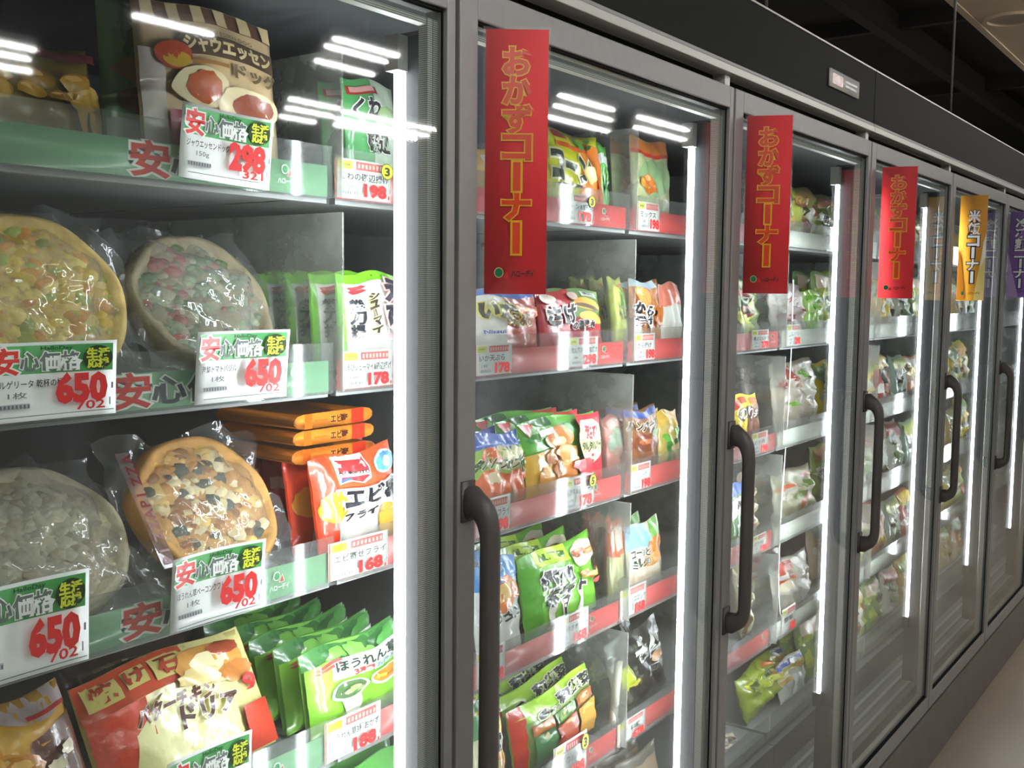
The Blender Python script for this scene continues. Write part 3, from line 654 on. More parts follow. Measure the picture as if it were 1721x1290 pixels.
# --- first doorway seen past the divider: bay 2 goods between the divider and the light strip
kuwa = R(0, .0, 1, 1, '#4d9a58') + P([(.35, 0), (1, 0), (1, 1), (.55, 1)], '#bcd0b8') + R(.05, .80, .62, .93, '#b5322f') + R(.1, .83, .56, .90, '#e0a8a0') + T('くわ', .12, .50, .6, .74, INK, .05, WHT, .10) + T('磯辺', .30, .10, .72, .34, '#3a3a30', .05, WHT, .10) + E(.75, .55, .2, .12, '#8fae7a', .1, 3)
B(0, 583, 668, 142, kuwa, 'green fish cake bag with red label on top shelf, second bay', base='#4d9a58', lean=5, seed=3, n=2)
shu = R(0, .86, 1, 1, '#7fd02a') + P([(0, .0), (.06, 0), (.06, .9), (0, .9)], '#7fd02a') + R(.06, .02, .98, .86, '#ecebe4')
for i in range(6): shu += E(.1+i*.16, .93, .015, .015, '#2f5a1c')
shu += P([(.08, .80), (.28, .84), (.34, .81), (.14, .76)], RED) + P([(.08, .745), (.28, .785), (.34, .755), (.14, .705)], RED) + T('幾', .09, .50, .28, .64, INK, .04) + T('刀', .09, .29, .28, .46, INK, .04) + T('揚', .09, .06, .28, .24, INK, .04)
shu += T('シューマイ', .36, .12, .52, .70, '#3a3430', .05, '#e6d69a', .10, vert=True) + T('えび', .62, .18, .95, .88, '#32323c', .06, '#e8b8b4', .12, vert=True) + R(.6, .05, .98, .10, '#e0989a')
B(1, 574, 672, 462, shu, 'white and lime shrimp dumpling bag on second shelf, second bay', base='#78c82a', lean=4, seed=7, n=5, t=.036)
ebi = R(0, 0, .2, 1, '#e0421e') + R(.2, .52, 1, 1, '#e2582a') + R(.18, 0, 1, .50, '#ece8de') + E(.16, .28, .14, .2, '#e8a02c', .1, 3) + P([(.24, .97), (.62, .99), (.62, .62), (.52, .56), (.38, .60), (.22, .56)], WHT) + P([(.26, .95), (.60, .97), (.60, .74), (.27, .71)], '#c03438') + T('AJINOMOTO', .26, .69, .6, .75, '#2a2a30', .04)
ebi += P([(.24, .58), (.36, .62), (.50, .58), (.60, .66), (.58, .68), (.28, .66)], '#c03438') + P([(.24, .58), (.36, .625), (.38, .655), (.26, .63)], '#3f6ab0') + E(.84, .76, .15, .16, '#d9eaf0') + E(.84, .76, .125, .135, '#5aa3d8', .08, 3, 24) + E(.84, .76, .06, .08, '#e6f2f4')
ebi += T('エビ寄', .26, .22, .96, .50, INK, .05, WHT, .10, slant=.06) + T('フライ', .22, .06, .60, .16, INK, .05, slant=.06) + E(.72, .1, .1, .06, '#dca040', .1, 5) + R(.62, .02, .9, .05, '#d9a83a')
B(2, 538, 672, 765, ebi, 'red and white fried shrimp bag on third shelf, second bay', base='#e0461f', lean=5, roll=-4, seed=4, n=2, t=.04)
hou = R(0, .70, 1, 1, '#3f7a3a') + greens(.5, .85, .4, 12, 3, ('#2c6a30', '#4d9a42', '#79b84e')) + R(.22, .34, 1, .72, '#e4e8e2') + R(.1, .0, 1, .36, '#84c838') + R(0, 0, .22, .74, '#86c83c') + P([(.06, .68), (.30, .74), (.34, .70), (.10, .64)], '#c24444') + P([(.06, .62), (.30, .68), (.34, .64), (.10, .58)], '#c24444')
hou += T('ほうれん草', .25, .50, .92, .68, '#26382c', .035, WHT, .08) + T('3種', .42, .37, .62, .48, '#d9403a', .05, WHT, .1) + T('お弁当', .64, .40, .9, .48, '#7aa49a', .04)
hou += bowl(.36, .17, .19, .16, 4, ('#4a6a40', '#8aa060', '#3d6a3a', '#c8b48a')) + E(.36, .17, .2, .17, '#b54a34', .0, 2)[:0] + bowl(.74, .20, .2, .17, 7, ('#e0862a', '#e8c03a', '#5a8a3a', '#d86a2a'))
B(3, 518, 674, 1072, hou, 'green spinach bag with white title band on fourth shelf, second bay', base='#6cb035', lean=6, roll=-3, seed=6, n=5, t=.036)
g2 = R(0, .7, 1, 1, '#5aa04a') + R(.1, .3, .9, .66, '#dfe6da') + greens(.5, .2, .35, 8, 5) + P([(.1, .8), (.3, .86), (.34, .82), (.14, .76)], '#c24444')
B(4, 585, 700, 1265, g2, 'green and white bag on fifth shelf beside the first light strip', base='#5aa04a', lean=5, seed=3, n=2)
# stack of three flat orange packs behind the shrimp bag, and the red packs under them
pk = R(0, 0, .12, 1, '#d0641c') + R(.78, 0, 1, 1, '#d03a22') + T('エビ', .42, .25, .60, .75, '#5a2a1c', .04, '#f0b04a', .1) + T('寄', .60, .28, .70, .72, '#5a2a1c', .04) + R(.15, .45, .36, .55, '#c8702a')
a = at(505, 720, .27); b2 = at(640, 720, .27); zs = [at(600, y, .27).z for y in (765, 735, 708)]
for i, zz in enumerate(zs):
    hh = .021
    me = flat_pack(b2.x-a.x, hh, .16, '#e8892a', pk)
    o = link('flat_pack', me, None, ((a.x+b2.x)/2, .285, zz-.004), (0, 0, math.radians(-2+2*i)), bevel=.006); tag(o, ('lowest', 'middle', 'topmost')[i]+' flat orange shrimp pack of the stack behind the red shrimp bag', 'frozen food', 'flat orange shrimp packs')
rp = R(.05, .4, .3, .6, '#d8b0a8') + R(.62, .1, .95, .9, '#2f3a6a') + R(.65, .3, .92, .5, '#8fa0c8')
B(2, 505, 560, 770, rp, 'dark red pack standing at the divider, third shelf, second bay', base='#b01f2c', lean=3, Y=.30, t=.05, n=3, seed=8)

# --- second doorway, bay 2
corn = P([(0, .0), (.45, 0), (.62, .95), (0, 1)], '#d8dc2a') + P([(.50, 0), (.98, 0), (.98, .8), (.62, .9)], '#e88a34') + R(.18, .84, .42, .97, '#c8322f') + R(.2, .70, .8, .78, '#e0662a') + T('コーン', .12, .18, .72, .60, '#33402a', .06, '#e6e8b0', .12) + E(.72, .32, .12, .16, '#ecd48a', .1, 3) + E(.86, .55, .09, .3, '#dd7a2a', .05, 4, rot=.5) + E(.94, .2, .1, .2, '#d8681f', .1, 6) + greens(.66, .85, .12, 5, 4) + R(.15, .05, .55, .1, '#4a4a3a')
B(0, 912, 1012, 228, corn, 'yellow corn and carrot bag on top shelf', base='#d6d62c', lean=6, seed=4, n=2)
cup = R(.1, .6, .9, .8, '#d9e2d8') + greens(.5, .3, .25, 7, 3)
B(0, 1004, 1036, 248, cup, 'small green cup pack beside the corn bag', base='#5fae4c', lean=3, Y=.245, t=.02, seed=2)
B(0, 800, 905, 260, R(.1, .5, .9, .8, '#dfd8c8')+fried(.5, .25, .25, 6, 5), 'cream croquette bag behind the large red sign', base='#d9b25a', lean=6, seed=5, n=2)
ika = R(.0, .0, .42, .86, '#eceae2') + R(0, .86, 1, 1, '#3a62b4') + P([(.38, 0), (1, 0), (1, .86), (.46, .86)], '#b5442c') + fried(.74, .5, .22, 8, 3, ('#c2502c', '#d8743a', '#a83a2a')) + T('いか', .04, .36, .56, .72, '#3d3a20', .06, '#dfd870', .13) + T('の天ぷら', .36, .24, .78, .50, '#54401c', .05, '#e8c070', .12) + T('Nissui', .06, .05, .34, .13, '#2f56b8', .03)
B(1, 798, 904, 492, ika, 'white and red squid tempura bag on second shelf', base='#e6e2d8', lean=5, seed=6, n=2)
sake = R(0, 0, 1, 1, '#a8232c') + P([(.42, .35), (1, .1), (1, 1), (.50, 1)], '#5f7f4a') + E(.72, .62, .24, .14, '#d89a44', .08, 3, rot=-.25) + E(.72, .56, .24, .05, '#5a4a34', .1, 4, rot=-.25) + E(.78, .30, .22, .13, '#dea04a', .08, 5, rot=-.25) + R(.66, .80, .94, .94, '#d9dcd6') + T('炭火焼', .69, .83, .91, .91, '#33333a', .02) + T('さけ', .10, .22, .50, .62, INK, .05, '#ece6e0', .12) + T('の塩焼き', .42, .05, .78, .22, INK, .04, '#e8dcd4', .12) + E(.12, .82, .1, .12, '#d8c8bc') + E(.5, .82, .08, .1, '#dcb8b0')
B(1, 908, 1012, 490, sake, 'red salmon bag with orange fillets on second shelf', base='#a8232c', lean=8, seed=7, n=2)
yw = R(0, 0, .5, 1, '#cfd860') + R(.3, .85, .8, .92, '#d88a80') + T('枝豆', .3, .2, .8, .5, '#5a6a3a', .04) + greens(.6, .66, .2, 5, 3)
B(1, 1010, 1052, 470, yw, 'pale yellow bag against the frosted divider on second shelf', base='#cdd46a', lean=7, seed=8, n=3)
tar = R(0, .70, 1, 1, '#2f56b0') + R(0, .0, 1, .72, '#8fb84a') + E(.56, .58, .34, .22, '#e6dfae', .1, 3) + E(.30, .58, .2, .16, '#d8642a', .06, 4) + T('タルソースのフライ', .02, .36, .96, .54, '#2a3420', .05, '#f0ecd0', .11, slant=.15) + E(.28, .14, .30, .2, '#d8641e', .08, 5) + E(.3, .2, .12, .1, '#efe0b8', .1, 6) + E(.74, .16, .24, .17, '#cc5a1c', .08, 7) + greens(.92, .3, .1, 5, 3) + R(.05, .78, .9, .81, '#6f90d0')
B(2, 797, 884, 728, tar, 'blue topped tartar fry bag on third shelf', base='#2f56b0', lean=6, seed=9, n=3, crinkle=.004)
et = R(0, 0, 1, 1, '#5fae3c') + greens(.35, .9, .3, 8, 4) + P([(.0, .97), (.16, .94), (.08, .74)], RED) + R(.02, .0, .62, .45, '#d8a83a') + E(.42, .62, .17, .2, '#d27a1e', .08, 3) + E(.40, .55, .09, .08, '#f0dca0', .1, 4) + fried(.36, .24, .2, 8, 6, ('#d6821f', '#e09a34', '#c06a16'), 1.3) + P([(.66, 0), (1, 0), (1, 1), (.66, 1)], '#cf2336') + E(.80, .52, .19, .42, '#dfe3a8', .05, 5) + T('えび', .72, .56, .92, .80, '#c02434', .05, WHT, .1) + T('タルタルソース', .64, .36, .98, .52, '#2c3a1c', .03, '#e8ecc0', .09) + E(.66, .12, .14, .1, '#d03a44', .15, 4) + R(.14, .72, .30, .82, '#ece4e0')
B(2, 878, 1006, 700, et, 'green and red tartar shrimp bag on third shelf', base='#5fae3c', lean=5, seed=10, n=3, t=.032)
B(2, 1008, 1046, 700, E(.5, .4, .35, .3, '#9fb8a0', .1, 3)+R(.2, .7, .8, .9, '#e0c8c0'), 'pinkish bag against the frosted divider on third shelf', base='#cf7a70', lean=4, seed=3, n=2, Y=.25)
blb = R(0, .66, 1, 1, '#3f86c8') + E(.55, .5, .4, .24, '#dd7a34', .06, 3) + E(.55, .52, .25, .14, '#ecc27a', .1, 4) + T('グラタン', .05, .12, .95, .30, '#33302c', .04, WHT, .1) + E(.4, .85, .2, .1, '#c8e0ee', .1, 5)
B(3, 800, 874, 940, blb, 'blue topped gratin bag beside the second door handle', base='#cfd2cc', lean=7, seed=11, n=2, crinkle=.004)
pot = R(0, 0, .18, 1, '#57a32c') + R(.18, .72, .62, 1, '#b9d832') + T('皮付き', .24, .80, .56, .94, '#3c7a2a', .05) + T('ポテト', .22, .05, .80, .30, INK, .06, '#efeee2', .13) + T('細切り', .20, .34, .62, .62, INK, .06, '#efeee2', .13) + E(.80, .72, .17, .22, '#d8d0b0', .05, 2) + fried(.80, .72, .10, 5, 3, ('#a84a24', '#c46a2c', '#8a3a1c')) + fried(.82, .32, .11, 5, 8, ('#b88a34', '#a85a24', '#d8a84a')) + E(.92, .14, .05, .05, '#d84a4a', .1, 3)
B(3, 884, 1002, 918, pot, 'lime green potato bag with black lettering on fourth shelf', base='#6fb434', lean=7, roll=-3, seed=12, n=3, t=.034, crinkle=.004)
for i, (xa_, c_) in enumerate(((1008, '#c8402c'), (1026, '#d85a34'), (1040, '#c9b04a'))):
    B(3, xa_, xa_+24, 872, R(0, 0, 1, .4, '#d8d4a0')+R(.3, .5, .7, .9, '#e8d8c8'), ('dark red', 'orange red', 'mustard')[i]+' narrow bag standing edgewise against the divider, fourth shelf', base=c_, lean=2, seed=13+i, Y=.24+.012*i, t=.02, n=2, dy=.05)
was = R(0, .74, 1, 1, '#a6d42c') + P([(.0, .0), (.12, 0), (.16, 1), (0, 1)], '#c8341f') + R(.14, .0, 1, .6, '#7f9a54') + T('6', .30, .54, .40, .74, INK, .05, '#eef0c8', .12) + T('種の', .41, .58, .52, .70, INK, .03, '#eef0c8', .1) + T('和惣菜', .53, .62, .97, .86, INK, .05, '#eef0c8', .11)
for i, (c1, c2) in enumerate((('#b5602c', '#d88a44'), ('#4d7a38', '#86a858'), ('#9a5a30', '#c8844a'), ('#4f8a5a', '#84b088'), ('#a8442c', '#c8704a'), ('#b88a3a', '#d8b060'))):
    xx, yy2 = .30+.26*(i % 3), .38-.25*(i//3); was += R(xx-.12, yy2-.115, xx+.12, yy2+.12, c1) + E(xx, yy2, .09, .085, c2, .12, i+2) + E(xx+.02, yy2+.02, .05, .04, '#d8c090', .2, i+9)
B(4, 866, 998, 1160, was, 'lime and red six dish assortment bag on fifth shelf', base='#8fc030', lean=8, roll=-4, seed=14, Y=.246, n=4, t=.036, crinkle=.003)
B(4, 800, 848, 1196, R(0, .7, 1, 1, '#3f8a4a')+T('菜', .3, .4, .8, .7, INK, .05, WHT, .1)+E(.6, .25, .35, .2, '#e09a2c', .1, 3)+E(.6, .25, .2, .1, '#ecd8a0', .1, 4)+R(.6, .7, .95, .9, '#e8d02c'), 'green vegetable bag beside the six dish bag on fifth shelf', base='#c8c8a0', lean=6, seed=15, n=2)

# --- bay 3 seen in the second doorway
B(0, 1066, 1128, 240, R(0, .75, 1, 1, '#d8802c')+R(.0, .72, 1, .78, '#d03a2c')+E(.5, .4, .4, .3, '#8fb07a', .1, 3)+fried(.4, .2, .2, 4, 3), 'orange topped vegetable bag on top shelf before the second light strip', base='#b8bf8a', lean=4, seed=21, n=2)
ka = R(0, .84, .8, 1, '#b8cdd6') + fried(.45, .62, .3, 6, 7, ('#c8722c', '#b85a20', '#d8924a')) + T('から', .02, .28, .5, .5, INK, .05, WHT, .12) + T('揚げ', .02, .05, .5, .25, INK, .05, WHT, .12) + E(.75, .25, .2, .2, '#b8682c', .1, 4)
B(1, 1064, 1112, 474, ka, 'brown fried chicken bag on second shelf before the second light strip', base='#b8763a', lean=5, seed=22, n=2, crinkle=.004)
B(1, 1113, 1146, 478, R(0, .5, 1, 1, '#d87a64')+R(.2, .1, .8, .45, '#d8ddd0'), 'salmon pink bag next to the brown fried chicken bag', base='#d6d2c6', lean=4, seed=23, n=2)
hb = R(0, .80, 1, .98, '#3a4f96') + T('ハンバーグ', .02, .52, .98, .72, INK, .05, '#e8dcc0', .11) + E(.5, .25, .4, .2, '#7a3f26', .1, 3) + E(.45, .28, .2, .08, '#b8683a', .15, 4) + E(.8, .4, .12, .1, '#4f8a3a', .1, 3)
B(2, 1056, 1108, 686, hb, 'brown hamburg steak bag with blue band on third shelf', base='#8a5a3a', lean=5, seed=24, n=2)
B(2, 1110, 1142, 690, R(0, .6, 1, 1, '#d8b04a')+greens(.5, .3, .3, 5, 4), 'gold and green bag next to the hamburg steak bag', base='#c8b060', lean=5, seed=25, n=2)
cc = R(0, .5, .6, 1, '#8fc0dc') + P([(.5, .5), (1, .4), (1, 1), (.7, 1)], '#7cba5a') + E(.72, .45, .24, .22, '#dc8a3c', .08, 3) + E(.6, .2, .3, .15, '#e0a050', .08, 5) + T('コーンと', .05, .32, .5, .48, '#33402a', .04, WHT, .1) + T('ミルクの', .05, .12, .5, .28, '#33402a', .04, WHT, .1)
B(3, 1060, 1114, 878, cc, 'pale blue milk croquette bag on fourth shelf', base='#d8d0b8', lean=5, roll=-3, seed=26, n=2)
nd = P([(.0, .6), (.5, 1), (1, 1), (1, .0), (.3, 0)], '#2b2a26') + P([(.0, .75), (.35, 1), (0, 1)], '#a8b0b0') + T('そば', .34, .40, .92, .84, '#d8dad4', .05, slant=.2) + T('麺', .52, .08, .74, .22, '#c8c8c0', .03) + E(.78, .32, .12, .1, '#c89a6a', .1, 3) + E(.18, .3, .12, .2, '#a8b430', .3, 5) + E(.3, .12, .1, .06, '#c8c440', .3, 6)
B(4, 1036, 1118, 1058, nd, 'black noodle bag with white brush lettering on fifth shelf', base='#5a5c50', lean=10, roll=-5, seed=27, n=2, t=.04, crinkle=.006)
B(5, 1040, 1110, 1262, R(.1, .4, .9, .8, '#b8a48a')+E(.5, .25, .3, .15, '#a8503a', .1, 3), 'grey brown bag on the bottom deck before the second light strip', base='#7a7468', lean=8, seed=28, n=2)
# rolled paper tube and white divider tab between the fifth shelf bags
tm = MB(); p0 = at(1030, 1215, .225); p1 = at(1040, 1110, .235)
tm.tube([p0, p0*.66+p1*.34, p0*.34+p1*.66, p1], .0085, .0085, mat('paper tube', '#cfc9bb', rough=.7), n=12)
tag(link('paper_tube', tm.mesh('paper_tube', True)), 'upright white rolled paper tube between two bays of the fifth shelf', 'paper roll')

# --- bay 3 behind the third door, and the bays beyond
def clr(seed, cols):
    g = random.Random(seed); o = []
    for i in range(9):
        o += E(.15+.7*g.random(), .1+.7*g.random(), .08+.16*g.random(), .05+.12*g.random(), cols[i % len(cols)], .3, seed+i)
    return o
B(1, 1240, 1278, 470, clr(31, ('#b8c050', '#3a4a28', '#8a3a34', '#d8d8a0')), 'dark green shiny bag on second shelf, third doorway', base='#5a6a3a', lean=8, seed=31, Y=.244, n=2, crinkle=.007, t=.035)
B(1, 1297, 1352, 480, clr(32, ('#d8d4d0', '#a84a44', '#e8e4e0', '#8a5a50')), 'clear and reddish shiny bag next to the dark green shiny bag', base='#b8aaa4', lean=8, seed=32, n=2, crinkle=.008, t=.035)
B(1, 1352, 1384, 490, R(.1, 0, .6, 1, '#9ad04a')+clr(33, ('#d8e0b0', '#7ab83a')), 'lime green shiny bag before the third light strip, second shelf', base='#a8cc6a', lean=6, seed=33, n=2, crinkle=.005)
nori = R(0, .62, 1, 1, '#e6cc2a') + P([(0, 0), (.3, 0), (.42, .7), (0, .8)], '#ecd02c') + P([(.3, 0), (1, 0), (1, .75), (.46, .6)], '#7a5040') + R(.20, .72, .44, .9, '#d8462c') + E(.75, .82, .15, .12, '#d86a4a', .1, 3) + T('のり', .12, .22, .62, .58, '#d8dcd0', .02, '#3a3a3a', .07) + T('弁', .64, .30, .86, .56, '#d8dcd0', .02, '#3a3a3a', .07) + E(.04, .75, .1, .16, '#d03a2c')
B(2, 1236, 1288, 662, nori, 'yellow topped seaweed bento bag on third shelf', base='#8a6a4a', lean=6, seed=34, n=1, Y=.243)
for i, zz in enumerate((686, 660, 634)):
    p = at(1240, zz, .30); q = at(1274, zz, .30); q.x = min(q.x, gap(3)-.022)
    me = flat_pack(q.x-p.x, .026, .14, '#6a2430', R(.2, .3, .6, .7, '#8a4450'))
    tag(link('flat_pack', me, None, ((p.x+q.x)/2, .315, p.z-.013), (0, 0, .04*i), bevel=.007), ('lowest', 'middle', 'topmost')[i]+' flat maroon pack of the stack above the yellow bento bag', 'frozen food', 'flat maroon packs')
B(2, 1304, 1372, 606, clr(35, ('#d8d8c8', '#a8483c', '#7ab040', '#c8a088')), 'tall clear crinkled bag of red and green food on third shelf', base='#c0b4a0', lean=7, seed=35, n=2, crinkle=.009, t=.04)
B(3, 1252, 1280, 790, clr(36, ('#cfcabc', '#8a7a5a', '#c8543c', '#5a6a3a')), 'brown crinkled bag behind the third door handle, fourth shelf', base='#a89c84', lean=9, seed=36, n=2, crinkle=.009, t=.04)
B(3, 1306, 1368, 785, clr(37, ('#d06a4a', '#d8d4c0', '#7a9a44', '#c8c4b0')), 'crinkled bag of red and green pieces before the third light strip', base='#b8b494', lean=8, seed=37, n=2, crinkle=.008, t=.04)
B(3, 1226, 1258, 812, R(0, .75, 1, 1, '#3a62b4')+R(.1, .3, .9, .7, '#dfe4d8')+T('焼', .3, .35, .7, .62, INK, .04)+greens(.5, .2, .3, 4, 3), 'blue and green bag seen through the third door handle loop', base='#5f8a4a', lean=4, seed=38, n=1)
B(4, 1244, 1276, 935, clr(39, ('#c8b44a', '#8a8264', '#d8d8cc', '#6a5a3a')), 'mustard brown crinkled bag on fifth shelf, third doorway', base='#9a9478', lean=10, seed=39, n=2, crinkle=.009, t=.045)
B(4, 1304, 1362, 930, R(.1, .3, .5, .9, '#d8523c')+clr(40, ('#d8d8d0', '#a8a48a', '#d8cfb0')), 'pale bag with red patch on fifth shelf before the third light strip', base='#c8c4b4', lean=9, seed=40, n=2, crinkle=.008, t=.04)
B(5, 1228, 1310, 1120, clr(41, ('#c8d02c', '#e2e66a', '#3a4a1c', '#b86a2c', '#dfe4a0')), 'shiny yellow green bag on the bottom deck, third doorway', base='#8a9a2c', lean=14, roll=-6, seed=41, n=1, crinkle=.010, t=.06)
B(5, 1312, 1352, 1098, R(0, .75, 1, .95, '#3a56b0')+R(0, .4, 1, .7, '#d8c84a')+clr(42, ('#e0e4e4', '#c8a04a')), 'blue and yellow bag on the bottom deck before the third light strip', base='#c8ccc4', lean=10, seed=42, n=2, crinkle=.006)
B(5, 1205, 1236, 1235, clr(43, ('#d8cfc8', '#c86a3c', '#3a3a30')), 'small white and orange bag low at the third door edge', base='#b8aa94', lean=10, seed=43, n=1, crinkle=.006)
far = ['#b8c04a', '#c8a858', '#8aa04a', '#b87a4c', '#c8c8b8', '#a84a3c', '#d8c038', '#7a9a5a', '#c8b49a', '#9ab0a0']
fname = ['lime', 'tan', 'olive', 'brown', 'silvery', 'brick red', 'yellow', 'green', 'beige', 'pale teal']
meshes = []
for i, c in enumerate(far):
    meshes.append(bag_mesh('frozen_food_bag', .17, .17, .04, c, clr(60+i, (far[(i+3) % 10], '#e4e4d8', far[(i+5) % 10], '#4a4a38'))+R(.08, .72, .92, .95, far[(i+1) % 10]), 60+i, .006, nx=12, nz=10))
grp = 'bags in the bays beyond the third door'
POS = ['first', 'second', 'third', 'last']
g = random.Random(3)
for k in (4, 5, 6):
    for lv in range(6):
        for j in range(4):
            if k == 4 and lv and j < (3 if 2 <= lv <= 4 else 2): continue
            i = (k*7+lv*3+j*2+lv*j) % 10
            x = gap(k-1)+.105+.182*j; sc_ = (.9+.25*g.random()) if lv else .92
            rl = (-math.radians(6+6*g.random()), g.uniform(-.03, .03), g.uniform(-.03, .03))
            for dpt in range(2 if k == 4 else 1):
                o = link('frozen_food_bag', meshes[i], None, (x+g.uniform(-.006, .006), .262+.052*dpt, LV[lv]+.0165), rl)
                o.scale = (1, 1, sc_)
                tag(o, '%s bag, %s along the %s shelf behind the %s door%s' % (fname[i], POS[j], ORD[lv], NTH[k], ', back row' if dpt else ''), 'frozen food', grp)
# white cord hanging inside the third doorway
cm = MB(); pts = [at(1333, 470, .215), at(1331, 560, .215), at(1324, 700, .215), at(1313, 850, .215), at(1308, 960, .215), at(1309, 1000, .213), at(1311, 1030, .212), at(1314, 1041, .211)]
cm.tube(pts, .0016, .0016, mat('white cord', '#f0f0ee', rough=.35), n=8)
tag(link('hanging_string', cm.mesh('hanging_string', True)), 'thin white cord with hooked end hanging behind the third door', 'cord')

# ------------------------------------------------------------------ header name plate
p0 = at(1392, 155, -.003); p1 = at(1441, 160, -.003)
w, h = p1.x-p0.x, .036
mb = MB(); mb.box((0, -.004, 0), (w, 0, h), mat('plate white', '#cfcfcb', rough=.4))
printed(mb, w, h, lambda x, z: (x, -.004, z), R(.08, .2, .42, .8, '#b05a52') + E(.25, .5, .1, .22, '#d8a8a0') + R(.5, .3, .9, .42, '#9a9a9a') + R(.5, .55, .9, .68, '#9a9a9a'), 2, 2, eps=.0003)
tag(link('name_plate', mb.mesh('name_plate', 'keep'), None, (p0.x, -.0025, 1.925)), 'small white maker plate with red mark on the dark header', 'plate')

# ------------------------------------------------------------------ building shell
FLOOR = mat('floor tile', '#b7aa98', rough=.28, noise=.06, nscale=2)
tag(boxes('floor', [((-4, -10, -.05), (16, 3, 0))], FLOOR), kind='structure')
CEIL = mat('dark ceiling', '#171614', rough=.9, noise=.3, nscale=1.5)
tag(boxes('ceiling', [((-4, -10, 3.4), (16, 8, 3.5))], CEIL), kind='structure')
BEAM = mat('dim beam', '#2b2826', rough=.8)
for i, y in enumerate((1.4, 2.6, 4.2, 6.0)):
    tag(boxes('trim_%d' % (i+1), [((-4, y, 3.22), (16, y+.08, 3.4))], BEAM), kind='structure')
for i, x in enumerate((5.2, 7.4, 10)):
    tag(boxes('trim_%d' % (i+5), [((x, -.0, 3.30), (x+.06, 8, 3.4))], BEAM), kind='structure')
tag(boxes('wall_back', [((-4, 8, 0), (16, 8.1, 3.4))], mat('dark back wall', '#191715', rough=.9, noise=.2, nscale=1)), kind='structure')
tag(boxes('wall_end', [((16, -10, 0), (16.1, 8, 3.4))], mat('far wall', '#3a3734', rough=.9)), kind='structure')
tag(boxes('wall_front', [((-4, -10.1, 0), (16, -10, 3.4))], mat('store wall', '#8d8a84', rough=.8, noise=.15, nscale=1.2)), kind='structure')
# dropped beige soffit over the aisle, with a round ceiling speaker
e0 = atz(1605, 0, 2.72)
so = empty('trim_8', (6, -.4, 2.72)); tag(so, kind='structure')
SOF = mat('beige soffit', '#ead8be', rough=.7, noise=.03, nscale=3)
boxes('soffit_board', [((e0.x-.3-6, -1.6, 0), (8, e0.y+.4, .08))], SOF, so); boxes('soffit_edge', [((e0.x-.3-6, e0.y+.4, -.006), (8, e0.y+.43, .09))], SOF, so)
rc = atz(1700, 32, 2.715)
mb = MB(); n = 40
for (ra, rb_, z0, z1) in ((.115, .10, 0, -.012),):
    vs = []; fs = []
    for i in range(n):
        a = 2*math.pi*i/n; c, s_ = math.cos(a), math.sin(a); vs += [(ra*c, ra*s_, 0), (ra*c, ra*s_, -.012), (rb_*c, rb_*s_, -.012), (rb_*c, rb_*s_, 0)]
    for i in range(n):
        j = (i+1) % n
        for q in range(3): fs.append((4*i+q, 4*j+q, 4*j+q+1, 4*i+q+1))
    mb.add(vs, fs, SOF)
sp = link('ceiling_speaker', mb.mesh('ceiling_speaker', False), None, (rc.x, rc.y, 2.72)); tag(sp, 'round ceiling speaker ring set in the beige soffit', 'ceiling speaker')
mb = MB(); vs = [(0, 0, -.006)]+[(.098*math.cos(6.2832*i/n), .098*math.sin(6.2832*i/n), -.002) for i in range(n)]
mb.add(vs, [(0, 1+i, 1+(i+1) % n) for i in range(n)], mat('speaker grille', '#cdbfaa', rough=.6, noise=.3, nscale=200)); link('grille', mb.mesh('grille'), sp)
# ceiling hanger rods rising from the header
for px, lab in ((1597, 'thin hanger rod rising from the header above the fourth and fifth doors'), (1287, 'thin hanger rod rising from the header above the third door')):
    t = at(px, 190 if px > 1500 else 12, .02)
    mb = MB(); mb.tube([(t.x, .02, 2.0072), (t.x, .02, 2.7), (t.x, .02, 3.4)], .004, .004, mat('rod steel', '#8a8884', rough=.4, metal=.6), n=8)
    tag(link('hanger_rod', mb.mesh('hanger_rod', True)), lab, 'rod', 'ceiling hanger rods')

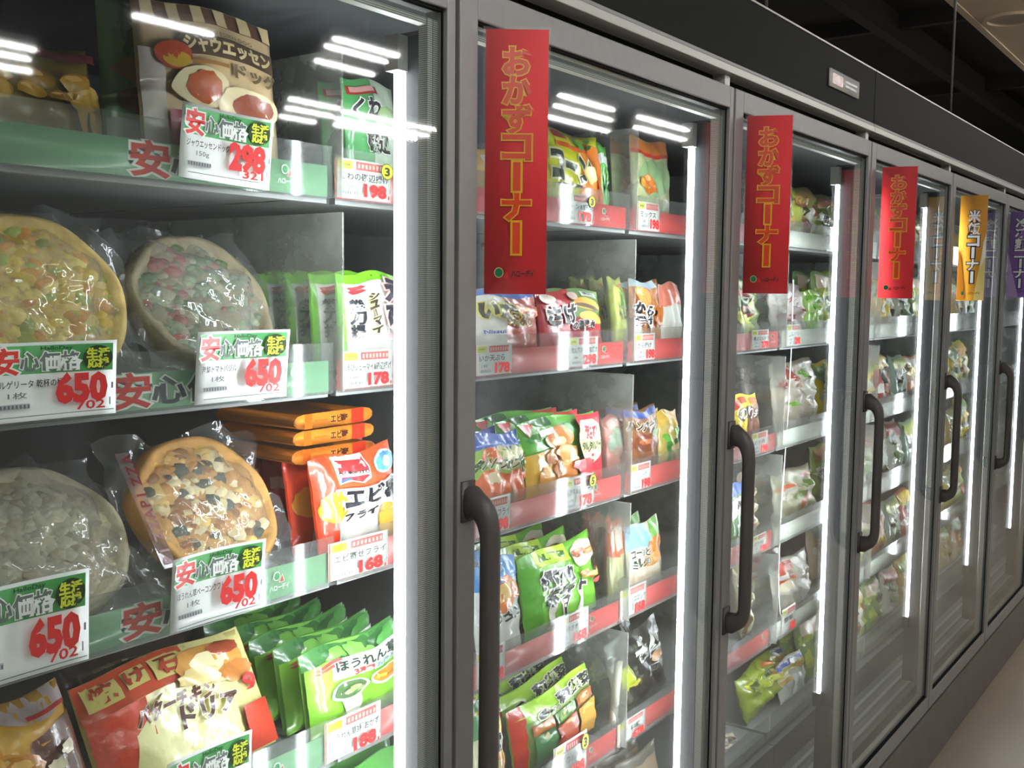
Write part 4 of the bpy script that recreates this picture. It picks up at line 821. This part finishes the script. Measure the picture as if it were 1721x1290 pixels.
# ------------------------------------------------------------------ ceiling lights
def lamp(x0, x1, y, z, label, n=1, group='fluorescent ceiling lights'):
    root = empty('ceiling_light', ((x0+x1)/2, y, z)); tag(root, label, 'ceiling light', group)
    L = (x1-x0)/2
    mb = MB(); mb.box((-L, -.05, .03), (L, .05, .09), WHITEP); link('housing', mb.mesh('housing'), root)
    mb = MB(); mb.tube([(-L, 0, .012), (0, 0, .012), (L, 0, .012)], .012, .012, TUBE, n=8, axis=Vector((0, 1, 0))); link('tube', mb.mesh('tube', True), root)
    mb = MB(); mb.box((-.004, -.004, .09), (.004, .004, (3.4 if x0 < 4 or z > 3 else 2.719)-z), WHITEP); link('drop_rod', mb.mesh('drop_rod'), root)
ZL = 3.19
refl = [(5.14, 5.78, 4.53), (5.26, 5.88, 4.74), (5.55, 6.16, 5.15), (6.5, 7.12, 6.52), (6.8, 7.4, 6.9), (7.1, 7.55, 7.32), (7.25, 8.74, 6.6), (7.5, 8.9, 6.95), (7.76, 9.03, 7.24), (3.4, 4.15, 6.6), (3.5, 4.3, 6.95), (3.6, 4.54, 7.37),
        (7.7, 8.6, 4.38), (8.1, 9.1, 4.7), (8.5, 9.7, 5.1), (9.07, 10.1, 4.36), (9.6, 10.7, 4.7), (4.0, 4.6, 5.15)]
for i, (a, b, y) in enumerate(refl): lamp(a, b, .024-y, ZL, 'slim fluorescent tube light hung under the dark store ceiling', 1)
for x in (-2.2, -.8, .6): lamp(x, x+1.2, -1.25, 2.62, 'slim fluorescent tube light hung over the freezer aisle', 1, 'aisle lights')
for x in (4.7, 6.3, 7.9): lamp(x, x+1.2, -1.3, 2.62, 'unseen tube light added below the beige soffit to brighten it', 1, 'added lights below the soffit')  # out-of-view tubes added to light the soffit underside and the floor
for x in (-2.2, -.8, .4): lamp(x, x+1.2, -2.6, 2.62, 'unseen tube light added to brighten the freezer fronts', 1, 'added front brightening lights')  # extra row out of view, added to brighten door frames and signs
bpy.data.objects.remove(tob); bpy.data.curves.remove(tcur)
